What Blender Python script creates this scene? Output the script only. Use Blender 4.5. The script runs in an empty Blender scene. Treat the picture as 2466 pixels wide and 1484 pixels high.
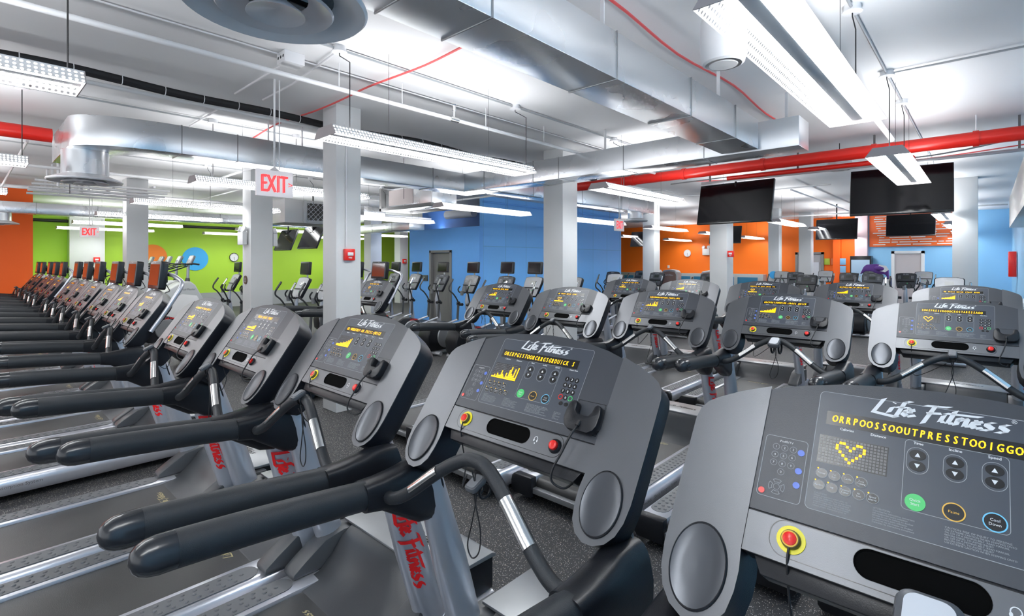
import bpy, bmesh, math, random
from mathutils import Vector, Matrix
random.seed(7)
SC = bpy.context.scene
COL = SC.collection
R = math.radians

# ------------------------------------------------------------------ camera, world, exposure
YAW = 42.8
cam_d = bpy.data.cameras.new('camera')
cam_d.sensor_width = 36.0
cam_d.lens = 36.0 * 1235.0 / 2466.0
cam_d.shift_y = -110.0 / 2466.0
cam_d.clip_start = 0.02
cam_d.clip_end = 200
cam = bpy.data.objects.new('camera', cam_d)
COL.objects.link(cam)
cam.location = (0, 0, 1.75)
cam.rotation_euler = (R(90), 0, R(YAW))
SC.camera = cam
SC.view_settings.view_transform = 'Standard'
SC.view_settings.look = 'None'
SC.view_settings.exposure = 0.0
SC.view_settings.gamma = 1.0
SC.view_settings.use_curve_mapping = False
world = bpy.data.worlds.new('world')
SC.world = world
world.use_nodes = True
world.node_tree.nodes['Background'].inputs[0].default_value = (0.90, 0.94, 1.0, 1)
world.node_tree.nodes['Background'].inputs[1].default_value = 1.8
LAMP = 46.0          # brightness of the fluorescent tubes
CEIL = 3.6
UPL = 24.0           # power of the lamp added over each closed housing to brighten the ceiling

# ------------------------------------------------------------------ materials
MATS = {}
def mat(name, col, rough=0.5, metal=0.0, emit=0.0, ecol=None, spec=0.5, bump=0.0, bscale=200.0, vary=0.0, vscale=6.0, coat=0.0):
    if name in MATS: return MATS[name]
    m = bpy.data.materials.new(name); m.use_nodes = True
    nt = m.node_tree; b = nt.nodes['Principled BSDF']
    b.inputs['Base Color'].default_value = (*col, 1)
    b.inputs['Roughness'].default_value = rough
    b.inputs['Metallic'].default_value = metal
    b.inputs['Specular IOR Level'].default_value = spec
    if coat: b.inputs['Coat Weight'].default_value = coat
    if emit:
        b.inputs['Emission Color'].default_value = (*(ecol or col), 1)
        b.inputs['Emission Strength'].default_value = emit
    tc = None
    if bump or vary:
        tc = nt.nodes.new('ShaderNodeTexCoord')
    if bump:
        n = nt.nodes.new('ShaderNodeTexNoise'); n.inputs['Scale'].default_value = bscale
        bp = nt.nodes.new('ShaderNodeBump'); bp.inputs['Strength'].default_value = bump; bp.inputs['Distance'].default_value = 0.002
        nt.links.new(tc.outputs['Object'], n.inputs['Vector']); nt.links.new(n.outputs[0], bp.inputs['Height']); nt.links.new(bp.outputs[0], b.inputs['Normal'])
    if vary:
        n = nt.nodes.new('ShaderNodeTexNoise'); n.inputs['Scale'].default_value = vscale; n.inputs['Detail'].default_value = 5
        mx = nt.nodes.new('ShaderNodeMix'); mx.data_type = 'RGBA'
        mx.inputs[6].default_value = (*[max(0, c * (1 - vary)) for c in col], 1)
        mx.inputs[7].default_value = (*[min(1, c * (1 + vary)) for c in col], 1)
        nt.links.new(tc.outputs['Object'], n.inputs['Vector']); nt.links.new(n.outputs[0], mx.inputs[0]); nt.links.new(mx.outputs[2], b.inputs['Base Color'])
    MATS[name] = m
    return m

def galvanized():
    m = mat('galvanized', (0.80, 0.82, 0.84), 0.24, 0.9)
    nt = m.node_tree; b = nt.nodes['Principled BSDF']
    tc = nt.nodes.new('ShaderNodeTexCoord')
    n = nt.nodes.new('ShaderNodeTexNoise'); n.inputs['Scale'].default_value = 1.7; n.inputs['Detail'].default_value = 3
    mr = nt.nodes.new('ShaderNodeMapRange'); mr.inputs[3].default_value = 0.22; mr.inputs[4].default_value = 0.34
    bp = nt.nodes.new('ShaderNodeBump'); bp.inputs['Strength'].default_value = 0.06; bp.inputs['Distance'].default_value = 0.03
    nt.links.new(tc.outputs['Object'], n.inputs['Vector']); nt.links.new(n.outputs[0], mr.inputs[0]); nt.links.new(mr.outputs[0], b.inputs['Roughness'])
    nt.links.new(n.outputs[0], bp.inputs['Height']); nt.links.new(bp.outputs[0], b.inputs['Normal'])
    return m

def floor_mat():
    m = mat('rubber_floor', (0.022, 0.023, 0.026), 0.6)
    nt = m.node_tree; b = nt.nodes['Principled BSDF']
    tc = nt.nodes.new('ShaderNodeTexCoord')
    v = nt.nodes.new('ShaderNodeTexVoronoi'); v.inputs['Scale'].default_value = 130
    v2 = nt.nodes.new('ShaderNodeTexNoise'); v2.inputs['Scale'].default_value = 60
    lt = nt.nodes.new('ShaderNodeMath'); lt.operation = 'LESS_THAN'; lt.inputs[1].default_value = 0.24
    gt = nt.nodes.new('ShaderNodeMath'); gt.operation = 'GREATER_THAN'; gt.inputs[1].default_value = 0.47
    mu = nt.nodes.new('ShaderNodeMath'); mu.operation = 'MULTIPLY'
    cr = nt.nodes.new('ShaderNodeValToRGB')
    cr.color_ramp.elements[0].color = (0.55, 0.45, 0.32, 1); cr.color_ramp.elements[1].color = (0.8, 0.8, 0.8, 1)
    mx = nt.nodes.new('ShaderNodeMix'); mx.data_type = 'RGBA'; mx.inputs[6].default_value = (0.022, 0.023, 0.026, 1)
    nt.links.new(tc.outputs['Object'], v.inputs['Vector']); nt.links.new(tc.outputs['Object'], v2.inputs['Vector'])
    nt.links.new(v.outputs['Distance'], lt.inputs[0]); nt.links.new(v2.outputs[0], gt.inputs[0])
    nt.links.new(lt.outputs[0], mu.inputs[0]); nt.links.new(gt.outputs[0], mu.inputs[1])
    sep = nt.nodes.new('ShaderNodeSeparateColor'); nt.links.new(v.outputs['Color'], sep.inputs[0]); nt.links.new(sep.outputs[0], cr.inputs[0])
    nt.links.new(cr.outputs[0], mx.inputs[7]); nt.links.new(mu.outputs[0], mx.inputs[0]); nt.links.new(mx.outputs[2], b.inputs['Base Color'])
    return m

def perforated():
    # white sheet metal with real see-through round holes on a grid
    m = mat('perforated_reflector', (0.9, 0.9, 0.9), 0.5)
    nt = m.node_tree; b = nt.nodes['Principled BSDF']; out = nt.nodes['Material Output']
    tc = nt.nodes.new('ShaderNodeTexCoord')
    sx = nt.nodes.new('ShaderNodeSeparateXYZ'); nt.links.new(tc.outputs['Object'], sx.inputs[0])
    def frac(o, k):
        a = nt.nodes.new('ShaderNodeMath'); a.operation = 'MULTIPLY'; a.inputs[1].default_value = k
        f = nt.nodes.new('ShaderNodeMath'); f.operation = 'FRACT'; s = nt.nodes.new('ShaderNodeMath'); s.operation = 'SUBTRACT'; s.inputs[1].default_value = 0.5
        p = nt.nodes.new('ShaderNodeMath'); p.operation = 'POWER'; p.inputs[1].default_value = 2
        nt.links.new(o, a.inputs[0]); nt.links.new(a.outputs[0], f.inputs[0]); nt.links.new(f.outputs[0], s.inputs[0])
        ab = nt.nodes.new('ShaderNodeMath'); ab.operation = 'ABSOLUTE'; nt.links.new(s.outputs[0], ab.inputs[0]); nt.links.new(ab.outputs[0], p.inputs[0])
        return p
    a = frac(sx.outputs['Y'], 36.0); c = frac(sx.outputs['Z'], 38.0)
    ad = nt.nodes.new('ShaderNodeMath'); ad.operation = 'ADD'; nt.links.new(a.outputs[0], ad.inputs[0]); nt.links.new(c.outputs[0], ad.inputs[1])
    lt = nt.nodes.new('ShaderNodeMath'); lt.operation = 'LESS_THAN'; lt.inputs[1].default_value = 0.07; nt.links.new(ad.outputs[0], lt.inputs[0])
    tr = nt.nodes.new('ShaderNodeBsdfTransparent'); ms = nt.nodes.new('ShaderNodeMixShader')
    nt.links.new(lt.outputs[0], ms.inputs[0]); nt.links.new(b.outputs[0], ms.inputs[1]); nt.links.new(tr.outputs[0], ms.inputs[2]); nt.links.new(ms.outputs[0], out.inputs[0])
    return m

def seam_wall(name, col, sx=0.9, sz=2.2):
    # painted board-formed concrete: vertical seams and small pits
    m = mat(name, col, 0.5)
    nt = m.node_tree; b = nt.nodes['Principled BSDF']
    tc = nt.nodes.new('ShaderNodeTexCoord'); mp = nt.nodes.new('ShaderNodeMapping'); mp.inputs['Rotation'].default_value = (R(90), 0, R(90))
    br = nt.nodes.new('ShaderNodeTexBrick'); br.inputs['Scale'].default_value = 1; br.inputs['Brick Width'].default_value = sx; br.inputs['Row Height'].default_value = sz
    br.inputs['Mortar Size'].default_value = 0.008; br.offset = 0
    br.inputs['Color1'].default_value = (*col, 1); br.inputs['Color2'].default_value = (*[c * 0.93 for c in col], 1); br.inputs['Mortar'].default_value = (*[c * 0.7 for c in col], 1)
    sp = nt.nodes.new('ShaderNodeSeparateXYZ'); cb = nt.nodes.new('ShaderNodeCombineXYZ')
    nt.links.new(tc.outputs['Object'], sp.inputs[0]); nt.links.new(sp.outputs['Y'], cb.inputs['X']); nt.links.new(sp.outputs['Z'], cb.inputs['Y'])
    nt.links.new(cb.outputs[0], br.inputs['Vector'])
    nt.links.new(br.outputs['Color'], b.inputs['Base Color'])
    bp = nt.nodes.new('ShaderNodeBump'); bp.inputs['Strength'].default_value = 0.3; bp.inputs['Distance'].default_value = 0.01
    n = nt.nodes.new('ShaderNodeTexNoise'); n.inputs['Scale'].default_value = 12; nt.links.new(tc.outputs['Object'], n.inputs['Vector'])
    nt.links.new(n.outputs[0], bp.inputs['Height']); nt.links.new(bp.outputs[0], b.inputs['Normal'])
    return m

WHITE = mat('white_paint', (0.80, 0.80, 0.80), 0.55, vary=0.03, vscale=2)
COLM = mat('column_paint', (0.66, 0.67, 0.67), 0.5, vary=0.03, vscale=3, bump=0.2, bscale=40)
CEILM = mat('ceiling_paint', (0.74, 0.74, 0.745), 0.6, vary=0.07, vscale=0.6, bump=0.3, bscale=14)
PIPEW = mat('pipe_white', (0.76, 0.76, 0.77), 0.35)
GALV = galvanized()
SEAM = mat('duct_seam', (0.35, 0.36, 0.37), 0.35, 0.8)
FLOOR = floor_mat()
GREEN = mat('green_wall', (0.42, 0.68, 0.045), 0.55)
ORANGE = mat('orange_wall', (1.0, 0.14, 0.006), 0.55)
ORANGE2 = mat('orange_far_wall', (1.0, 0.19, 0.006), 0.55)
BLUE = seam_wall('blue_concrete', (0.17, 0.50, 1.0))
BLUEP = mat('blue_partition', (0.14, 0.43, 0.95), 0.5, vary=0.04)
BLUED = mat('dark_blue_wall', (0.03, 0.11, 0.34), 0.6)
BLUEL = mat('light_blue_wall', (0.30, 0.62, 0.92), 0.5)
GREYB = mat('grey_base_band', (0.40, 0.42, 0.42), 0.5)
DOORG = mat('door_grey', (0.17, 0.17, 0.17), 0.5)
FRAMEG = mat('frame_grey', (0.20, 0.20, 0.20), 0.45)
RED = mat('red_pipe', (0.72, 0.02, 0.012), 0.3)
REDP = mat('red_plastic', (0.75, 0.02, 0.015), 0.25)
REDT = mat('red_lettering', (0.80, 0.01, 0.012), 0.4)
REDC = mat('red_cable', (0.72, 0.10, 0.10), 0.5)
CABLE = mat('black_cable', (0.012, 0.012, 0.014), 0.55)
LAMPM = mat('fluorescent_tube', (1, 1, 1), 0.3, emit=LAMP, ecol=(0.97, 0.99, 1.0))
PERF = perforated()
ENDG = mat('fixture_end', (0.42, 0.38, 0.38), 0.5)
BLACKP = mat('black_plastic', (0.010, 0.011, 0.014), 0.34, spec=0.3, bump=0.15, bscale=400)
SHELL = mat('console_shell', (0.010, 0.012, 0.017), 0.36, spec=0.28, bump=0.25, bscale=500)
PANEL = mat('console_panel', (0.036, 0.040, 0.049), 0.40, bump=0.12, bscale=600)
PANEL2 = mat('console_overlay', (0.046, 0.054, 0.070), 0.36)
SILV = mat('silver_plastic', (0.12, 0.124, 0.133), 0.33, 0.55, bump=0.10, bscale=600)
SPKR = mat('speaker_dish', (0.07, 0.075, 0.085), 0.3, 0.7)
UPR = mat('upright_paint', (0.50, 0.52, 0.57), 0.30, 0.65)
ALU = mat('rail_aluminium', (0.66, 0.67, 0.72), 0.28, 0.7)
STEEL = mat('polished_steel', (0.75, 0.75, 0.74), 0.18, 0.95)
BELT = mat('tread_belt', (0.028, 0.028, 0.028), 0.42, bump=0.3, bscale=300)
GRIP = mat('grip_strip', (0.10, 0.105, 0.112), 0.45)
PAD = mat('handrail_foam', (0.020, 0.023, 0.027), 0.45, spec=0.35, bump=0.35, bscale=500)
CAP = mat('rail_cap', (0.018, 0.020, 0.024), 0.22)
CHAR = mat('charcoal_plastic', (0.050, 0.053, 0.058), 0.38, bump=0.2, bscale=400)
COVER = mat('cover_silver', (0.27, 0.28, 0.29), 0.35, 0.6)
INK = mat('white_ink', (0.78, 0.79, 0.80), 0.5)
INKG = mat('grey_ink', (0.34, 0.36, 0.38), 0.5)
BLK = mat('black_ink', (0.006, 0.006, 0.007), 0.25)
LED = mat('amber_led', (1.0, 0.50, 0.0), 0.4, emit=1.5, ecol=(1.0, 0.50, 0.0))
LEDOFF = mat('dim_led', (0.10, 0.10, 0.105), 0.3)
GRN = mat('green_button', (0.06, 0.55, 0.14), 0.35)
YEL = mat('yellow_ring', (0.85, 0.72, 0.01), 0.4)
AMB = mat('amber_ring', (0.80, 0.45, 0.06), 0.4)
CYAN = mat('cyan_ring', (0.16, 0.55, 0.80), 0.4)
BLUK = mat('blue_key', (0.10, 0.18, 0.62), 0.4)
TVB = mat('tv_bezel', (0.012, 0.013, 0.015), 0.3)
TVS = mat('tv_glass', (0.006, 0.006, 0.008), 0.12, spec=0.25)
MON = mat('monitor_glass', (0.03, 0.015, 0.012), 0.08, spec=1.0, coat=1.0)
MON.node_tree.nodes['Principled BSDF'].inputs['IOR'].default_value = 2.1
EXITW = mat('exit_face', (0.85, 0.82, 0.83), 0.4, emit=0.15, ecol=(1, 0.9, 0.92))
EXITR = mat('exit_letter', (0.85, 0.03, 0.03), 0.4, emit=0.9, ecol=(1.0, 0.04, 0.05))
GLASS = mat('lens_glass', (0.75, 0.77, 0.78), 0.1, spec=0.8)
SIGNBR = mat('sign_brown', (0.12, 0.07, 0.05), 0.4)
TEAL = mat('teal_locker', (0.01, 0.14, 0.26), 0.4)
BROWN = mat('brown_shroud', (0.13, 0.075, 0.06), 0.4)
PURP = mat('purple_cloth', (0.10, 0.03, 0.22), 0.7)
SMGREY = mat('climber_body', (0.55, 0.57, 0.57), 0.4, 0.2)
BLINDS = mat('slat_blinds', (0.6, 0.68, 0.8), 0.5)

# ------------------------------------------------------------------ mesh builder
def cr(pts, n=6, closed=False):
    P = [Vector(p) for p in pts]
    out = []
    N = len(P)
    rng = range(N if closed else N - 1)
    for i in rng:
        if closed: p0, p1, p2, p3 = P[(i - 1) % N], P[i], P[(i + 1) % N], P[(i + 2) % N]
        else: p0, p1, p2, p3 = P[max(i - 1, 0)], P[i], P[i + 1], P[min(i + 2, N - 1)]
        for k in range(n):
            t = k / n
            out.append(0.5 * ((2 * p1) + (-p0 + p2) * t + (2 * p0 - 5 * p1 + 4 * p2 - p3) * t * t + (-p0 + 3 * p1 - 3 * p2 + p3) * t ** 3))
    if not closed: out.append(P[-1])
    return out

_txt = {}
def text_geo(s, spacing=1.0):
    key = (s, spacing)
    if key not in _txt:
        cu = bpy.data.curves.new('t', 'FONT'); cu.body = s; cu.size = 1.0; cu.resolution_u = 2; cu.space_character = spacing
        ob = bpy.data.objects.new('t', cu); COL.objects.link(ob)
        dg = bpy.context.evaluated_depsgraph_get()
        me = bpy.data.meshes.new_from_object(ob.evaluated_get(dg))
        vs = [v.co.copy() for v in me.vertices]; fs = [tuple(p.vertices) for p in me.polygons]
        bpy.data.objects.remove(ob); bpy.data.curves.remove(cu); bpy.data.meshes.remove(me)
        x0 = min(v.x for v in vs); x1 = max(v.x for v in vs)
        _txt[key] = (vs, fs, x0, x1)
    return _txt[key]

class MB:
    def __init__(s, M=None):
        s.v = []; s.f = []; s.m = []; s.M = M or Matrix.Identity(4); s.k = 0
    def add(s, vs, fs):
        o = len(s.v); M = s.M
        s.v += [M @ Vector(v) for v in vs]
        s.f += [[i + o for i in f] for f in fs]; s.m += [s.k] * len(fs)
        return s
    def box(s, x0, x1, y0, y1, z0, z1):
        return s.add([(x0, y0, z0), (x1, y0, z0), (x1, y1, z0), (x0, y1, z0), (x0, y0, z1), (x1, y0, z1), (x1, y1, z1), (x0, y1, z1)],
                     [(0, 3, 2, 1), (4, 5, 6, 7), (0, 1, 5, 4), (1, 2, 6, 5), (2, 3, 7, 6), (3, 0, 4, 7)])
    def prism(s, poly, c0, c1, axis='z'):
        n = len(poly)
        def P(u, v, w):
            return {'z': (u, v, w), 'x': (w, u, v), 'y': (u, w, v)}[axis]
        vs = [P(u, v, c0) for u, v in poly] + [P(u, v, c1) for u, v in poly]
        fs = [tuple(range(n))[::-1], tuple(range(n, 2 * n))] + [(i, (i + 1) % n, n + (i + 1) % n, n + i) for i in range(n)]
        return s.add(vs, fs)
    def flat(s, poly, c):
        return s.add([(u, v, c) for u, v in poly], [tuple(range(len(poly)))])
    def ring(s, outer, inner, c0, c1=None):
        n = len(outer)
        vs = [(u, v, c0) for u, v in outer] + [(u, v, c0 if c1 is None else c1) for u, v in inner]
        return s.add(vs, [(i, (i + 1) % n, n + (i + 1) % n, n + i) for i in range(n)])
    def tube(s, pts, r, n=10, caps=True, sy=1.0, closed=False, up=None):
        P = [Vector(p) for p in pts]; N = len(P)
        rr = r if isinstance(r, (list, tuple)) else [r] * N
        vs = []; prev = None
        for i in range(N):
            if closed: t = P[(i + 1) % N] - P[(i - 1) % N]
            else: t = P[min(i + 1, N - 1)] - P[max(i - 1, 0)]
            t.normalize()
            if prev is None:
                a = Vector(up) if up else (Vector((0, 0, 1)) if abs(t.z) < 0.9 else Vector((1, 0, 0)))
            else: a = prev
            a = (a - t * a.dot(t)).normalized(); prev = a
            b = t.cross(a)
            for k in range(n):
                an = 2 * math.pi * k / n
                vs.append(P[i] + (a * math.cos(an) * sy + b * math.sin(an)) * rr[i])
        fs = []
        for i in range(N if closed else N - 1):
            j = (i + 1) % N
            for k in range(n):
                fs.append((i * n + k, i * n + (k + 1) % n, j * n + (k + 1) % n, j * n + k))
        if caps and not closed: fs += [tuple(range(n))[::-1], tuple(range((N - 1) * n, N * n))]
        return s.add(vs, fs)
    def cyl(s, p0, p1, r, n=12, r1=None): return s.tube([p0, p1], [r, r1 if r1 is not None else r], n)
    def lathe(s, prof, M=None, n=24, sx=1.0, sy=1.0, cap=False):
        vs = []; N = len(prof)
        for r, z in prof:
            for k in range(n):
                a = 2 * math.pi * k / n
                p = Vector((r * math.cos(a) * sx, r * math.sin(a) * sy, z))
                vs.append(M @ p if M else p)
        fs = [(i * n + k, i * n + (k + 1) % n, (i + 1) * n + (k + 1) % n, (i + 1) * n + k) for i in range(N - 1) for k in range(n)]
        if cap and prof[0][0] > 1e-6: fs.append(tuple(range(n))[::-1])
        if cap and prof[-1][0] > 1e-6: fs.append(tuple(range((N - 1) * n, N * n)))
        return s.add(vs, fs)
    def ball(s, c, rx, ry=None, rz=None, n=12, m=8):
        ry = ry or rx; rz = rz or rx
        prof = [(math.sin(math.pi * i / m), -math.cos(math.pi * i / m)) for i in range(m + 1)]
        prof[0] = (1e-4, -1); prof[-1] = (1e-4, 1)
        M = Matrix.Translation(c) @ Matrix.Diagonal((rx, ry, rz, 1))
        return s.lathe(prof, M, n)
    def text(s, t, a, b, size, c=0.0, align='c', sx=1.0, spacing=1.0, shear=0.0, bold=0.0):
        vs, fs, x0, x1 = text_geo(t, spacing)
        w = (x1 - x0); off = {'c': -(x0 + x1) / 2, 'l': -x0, 'r': -x1}[align]
        s.add([(a + (v.x + off + v.y * shear) * size * sx, b + v.y * size, c) for v in vs], fs)
        if bold: s.add([(a + bold + (v.x + off + v.y * shear) * size * sx, b + v.y * size + bold * 0.3, c - 0.00005) for v in vs], fs)
        return s
    def build(s, name, mats, parent=None, bevel=0.0, seg=2, ang=35, flatshade=False, loc=None):
        me = bpy.data.meshes.new(name)
        me.from_pydata([tuple(v) for v in s.v], [], s.f)
        if not isinstance(mats, (list, tuple)): mats = [mats]
        for m in mats: me.materials.append(m)
        if len(mats) > 1:
            for i, p in enumerate(me.polygons): p.material_index = s.m[i]
        bm = bmesh.new(); bm.from_mesh(me)
        bmesh.ops.recalc_face_normals(bm, faces=bm.faces)
        if bevel:
            ed = [e for e in bm.edges if len(e.link_faces) == 2 and e.calc_face_angle(0) > R(40)]
            if ed: bmesh.ops.bevel(bm, geom=ed, offset=bevel, segments=seg, affect='EDGES', profile=0.5, clamp_overlap=True)
        bm.to_mesh(me); bm.free()
        if not flatshade:
            me.shade_smooth(); me.set_sharp_from_angle(angle=R(ang))
        ob = bpy.data.objects.new(name, me); COL.objects.link(ob)
        if parent: ob.parent = parent
        if loc: ob.location = loc
        return ob

def thing(name, label, cat, loc=(0, 0, 0), rz=0.0, group=None):
    o = bpy.data.objects.new(name, None); COL.objects.link(o)
    o.empty_display_size = 0.1
    o.location = loc; o.rotation_euler = (0, 0, rz)
    tag(o, label, cat, group); return o
def tag(o, label=None, cat=None, group=None, kind=None):
    if label: o['label'] = label
    if cat: o['category'] = cat
    if group: o['group'] = group
    if kind: o['kind'] = kind
    return o
KIDS = {}
def copy_tree(o, parent=None):
    c = o.copy(); COL.objects.link(c)
    if parent: c.parent = parent
    for ch in [x for x in o.children]: copy_tree(ch, c)
    return c
def place(proto, used, loc, rz, label, group=None, cat=None):
    o = proto if not used else copy_tree(proto)
    o.location = loc; o.rotation_euler = (0, 0, rz); o['label'] = label
    if group: o['group'] = group
    return o
def rrect(x0, x1, y0, y1, r, n=5):
    out = []
    for cx, cy, a0 in ((x1 - r, y1 - r, 0), (x0 + r, y1 - r, 90), (x0 + r, y0 + r, 180), (x1 - r, y0 + r, 270)):
        for k in range(n + 1):
            a = R(a0 + 90 * k / n); out.append((cx + r * math.cos(a), cy + r * math.sin(a)))
    return out
def ell(cx, cy, rx, ry, n=28): return [(cx + rx * math.cos(2 * math.pi * k / n), cy + ry * math.sin(2 * math.pi * k / n)) for k in range(n)]
def inset(poly, d):
    n = len(poly); out = []
    for i in range(n):
        p0 = Vector(poly[i - 1]); p1 = Vector(poly[i]); p2 = Vector(poly[(i + 1) % n])
        e1 = (p1 - p0); e2 = (p2 - p1)
        if e1.length < 1e-9: e1 = e2
        if e2.length < 1e-9: e2 = e1
        n1 = Vector((-e1.y, e1.x)).normalized(); n2 = Vector((-e2.y, e2.x)).normalized()
        nn = (n1 + n2)
        if nn.length < 1e-6: nn = n1
        nn.normalize(); k = max(0.4, nn.dot(n1)); q = p1 + nn * (d / k); out.append((q.x, q.y))
    return out

# script-style maker's lettering drawn with a broad pen (unit: cap height 1)
LOGO = [[(0.34, 1.0), (0.02, 0.03), (0.78, -0.10)], [(0.62, 0.52), (0.50, 0.12)], [(0.66, 0.78), (0.69, 0.82)],
        [(1.20, 0.98), (1.02, 1.0), (0.72, -0.12)], [(0.72, 0.56), (1.10, 0.60)],
        [(0.98, 0.28), (1.25, 0.38), (1.22, 0.56), (1.08, 0.52), (0.96, 0.20), (1.08, 0.06), (1.34, 0.20)],
        [(1.60, 0.92), (2.34, 1.02)], [(1.92, 0.98), (1.56, -0.22)], [(1.66, 0.46), (2.10, 0.56)],
        [(2.18, 0.50), (2.06, 0.06), (2.20, 0.10)], [(2.50, 0.86), (2.28, 0.04), (2.44, 0.08)], [(2.20, 0.62), (3.20, 0.70)],
        [(2.60, 0.48), (2.50, 0.0)], [(2.56, 0.26), (2.76, 0.48), (2.82, 0.40), (2.74, 0.02), (2.86, 0.06)],
        [(2.96, 0.22), (3.18, 0.32), (3.14, 0.46), (3.02, 0.42), (2.92, 0.14), (3.04, 0.0), (3.24, 0.10)],
        [(3.54, 0.46), (3.38, 0.46), (3.35, 0.30), (3.48, 0.16), (3.42, 0.0), (3.22, 0.0)],
        [(3.92, 0.46), (3.76, 0.46), (3.73, 0.30), (3.86, 0.16), (3.80, 0.0), (3.60, 0.0)]]
def logo(mb, a, b, w, c=0.0, pen=0.20, f=None, hs=.68):
    k = w / 3.9
    nib = Vector((0.80, 0.60)) * pen / 2
    for st in LOGO:
        P = [Vector(p) for p in st]
        if f:
            Q = [P[0]]
            for a_, b_ in zip(P, P[1:]): Q += [a_.lerp(b_, k_ / 5) for k_ in range(1, 6)]
            P = Q
        for i in range(len(P) - 1):
            p, q = P[i], P[i + 1]
            d = (q - p)
            nn = nib
            if abs(d.normalized().cross(nib.normalized()) if hasattr(d.normalized(), 'cross') else 1) < 0.45:
                nn = Vector((-d.y, d.x)).normalized() * pen * 0.30
            quad = [p - nn, q - nn, q + nn, p + nn]
            vs = []
            for v in quad:
                u = a + (v.x - 1.95) * k; t = b + (v.y - 0.4) * k * hs
                vs.append(f(u, t) if f else (u, t, c))
            mb.add(vs, [(0, 1, 2, 3)])
    return mb

# ================================================================== TREADMILL
YS, ZS = 0.315 / 0.546, 0.446 / 0.546
CON = Matrix(((1, 0, 0, 0), (0, YS, -ZS, 0), (0, ZS, YS, 1.044), (0, 0, 0, 1)))   # console face frame: across, up the slope, out
TOPARC = [(0.302, 0.507), (0.24, 0.527), (0.16, 0.544), (0.08, 0.553), (0.0, 0.556), (-0.08, 0.553), (-0.16, 0.544), (-0.24, 0.527), (-0.302, 0.507)]
HORN = [(0.302, 0.507), (0.36, 0.485), (0.405, 0.462), (0.425, 0.448), (0.438, 0.43), (0.444, 0.405), (0.4455, 0.25), (0.4455, 0.12), (0.440, 0.075), (0.428, 0.042), (0.408, 0.018), (0.380, 0.004), (0.352, 0.003), (0.326, 0.016), (0.308, 0.042), (0.300, 0.08), (0.298, 0.12), (0.302, 0.162)]
def mirror(p): return [(-x, y) for x, y in p][::-1]

def heart_cells(): return {(3, 1), (2, 0), (4, 0), (1, 0), (0, 1), (0, 2), (1, 3), (2, 4), (3, 5), (4, 6), (5, 5), (6, 4), (7, 3), (8, 2), (8, 1), (7, 0), (6, 0), (5, 1), (4, 2)} - {(4, 0), (3, 0)} | {(3, 1), (4, 2), (5, 1)}
def matrix_mesh(mode):
    mb = MB(CON)
    x0, x1, y0, y1 = -0.189, -0.075, 0.369, 0.424
    nx, ny = 20, 9
    dx = (x1 - x0) / nx; dy = (y1 - y0) / ny
    mb.k = 0; mb.flat([(x0 - .001, y0 - .001), (x1 + .001, y0 - .001), (x1 + .001, y1 + .001), (x0 - .001, y1 + .001)], 0.0012)
    lit = set()
    if mode == 'heart':
        lit = {(x + 5, y + 1) for x, y in heart_cells()}
    elif mode == 'heartbar':
        lit = {(x + 5, y) for x, y in heart_cells()} | {(x, 8) for x in range(nx)} | {(x, 7) for x in range(nx)}
    elif mode == 'bars':
        hs = [1, 1, 2, 1, 3, 2, 2, 5, 3, 2, 1, 4, 2, 6, 8, 4, 3, 7, 2, 8]
        lit = {(x, 8 - k) for x in range(nx) for k in range(hs[x])}
    elif mode == 'rise':
        hs = [2, 2, 2, 2, 2, 3, 3, 3, 3, 4, 3, 4, 4, 5, 4, 6, 5, 7, 6, 8]
        lit = {(x, 8 - k) for x in range(nx) for k in range(hs[x])}
    elif mode == 'rows':
        lit = {(x, y) for x in range(nx) for y in (5, 6, 8)} | {(x, 4) for x in range(12, 20)} | {(x, 3) for x in range(16, 20)}
    for i in range(nx):
        for j in range(ny):
            u = x0 + i * dx; v = y1 - j * dy
            on = (i, j) in lit
            mb.k = 2 if on else 1
            g = 0.0004 if on else 0.0007
            mb.flat([(u + g, v - dy + g), (u + dx - g, v - dy + g), (u + dx - g, v - g), (u + g, v - g)], 0.0016)
    return mb
def message_mesh(msg):
    mb = MB(CON); mb.k = 0
    mb.flat([(-.183, .449), (.150, .449), (.150, .4785), (-.183, .4785)], 0.0012)
    n = 27; x0 = -0.174; dx = (0.147 - x0) / n
    mb.k = 1
    for i, ch in enumerate(msg[:n]):
        if ch != ' ': mb.text(ch, x0 + (i + .5) * dx, 0.4565, 0.0210, 0.0017, sx=0.62, shear=0.12, bold=0.0010)
    return mb

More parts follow.
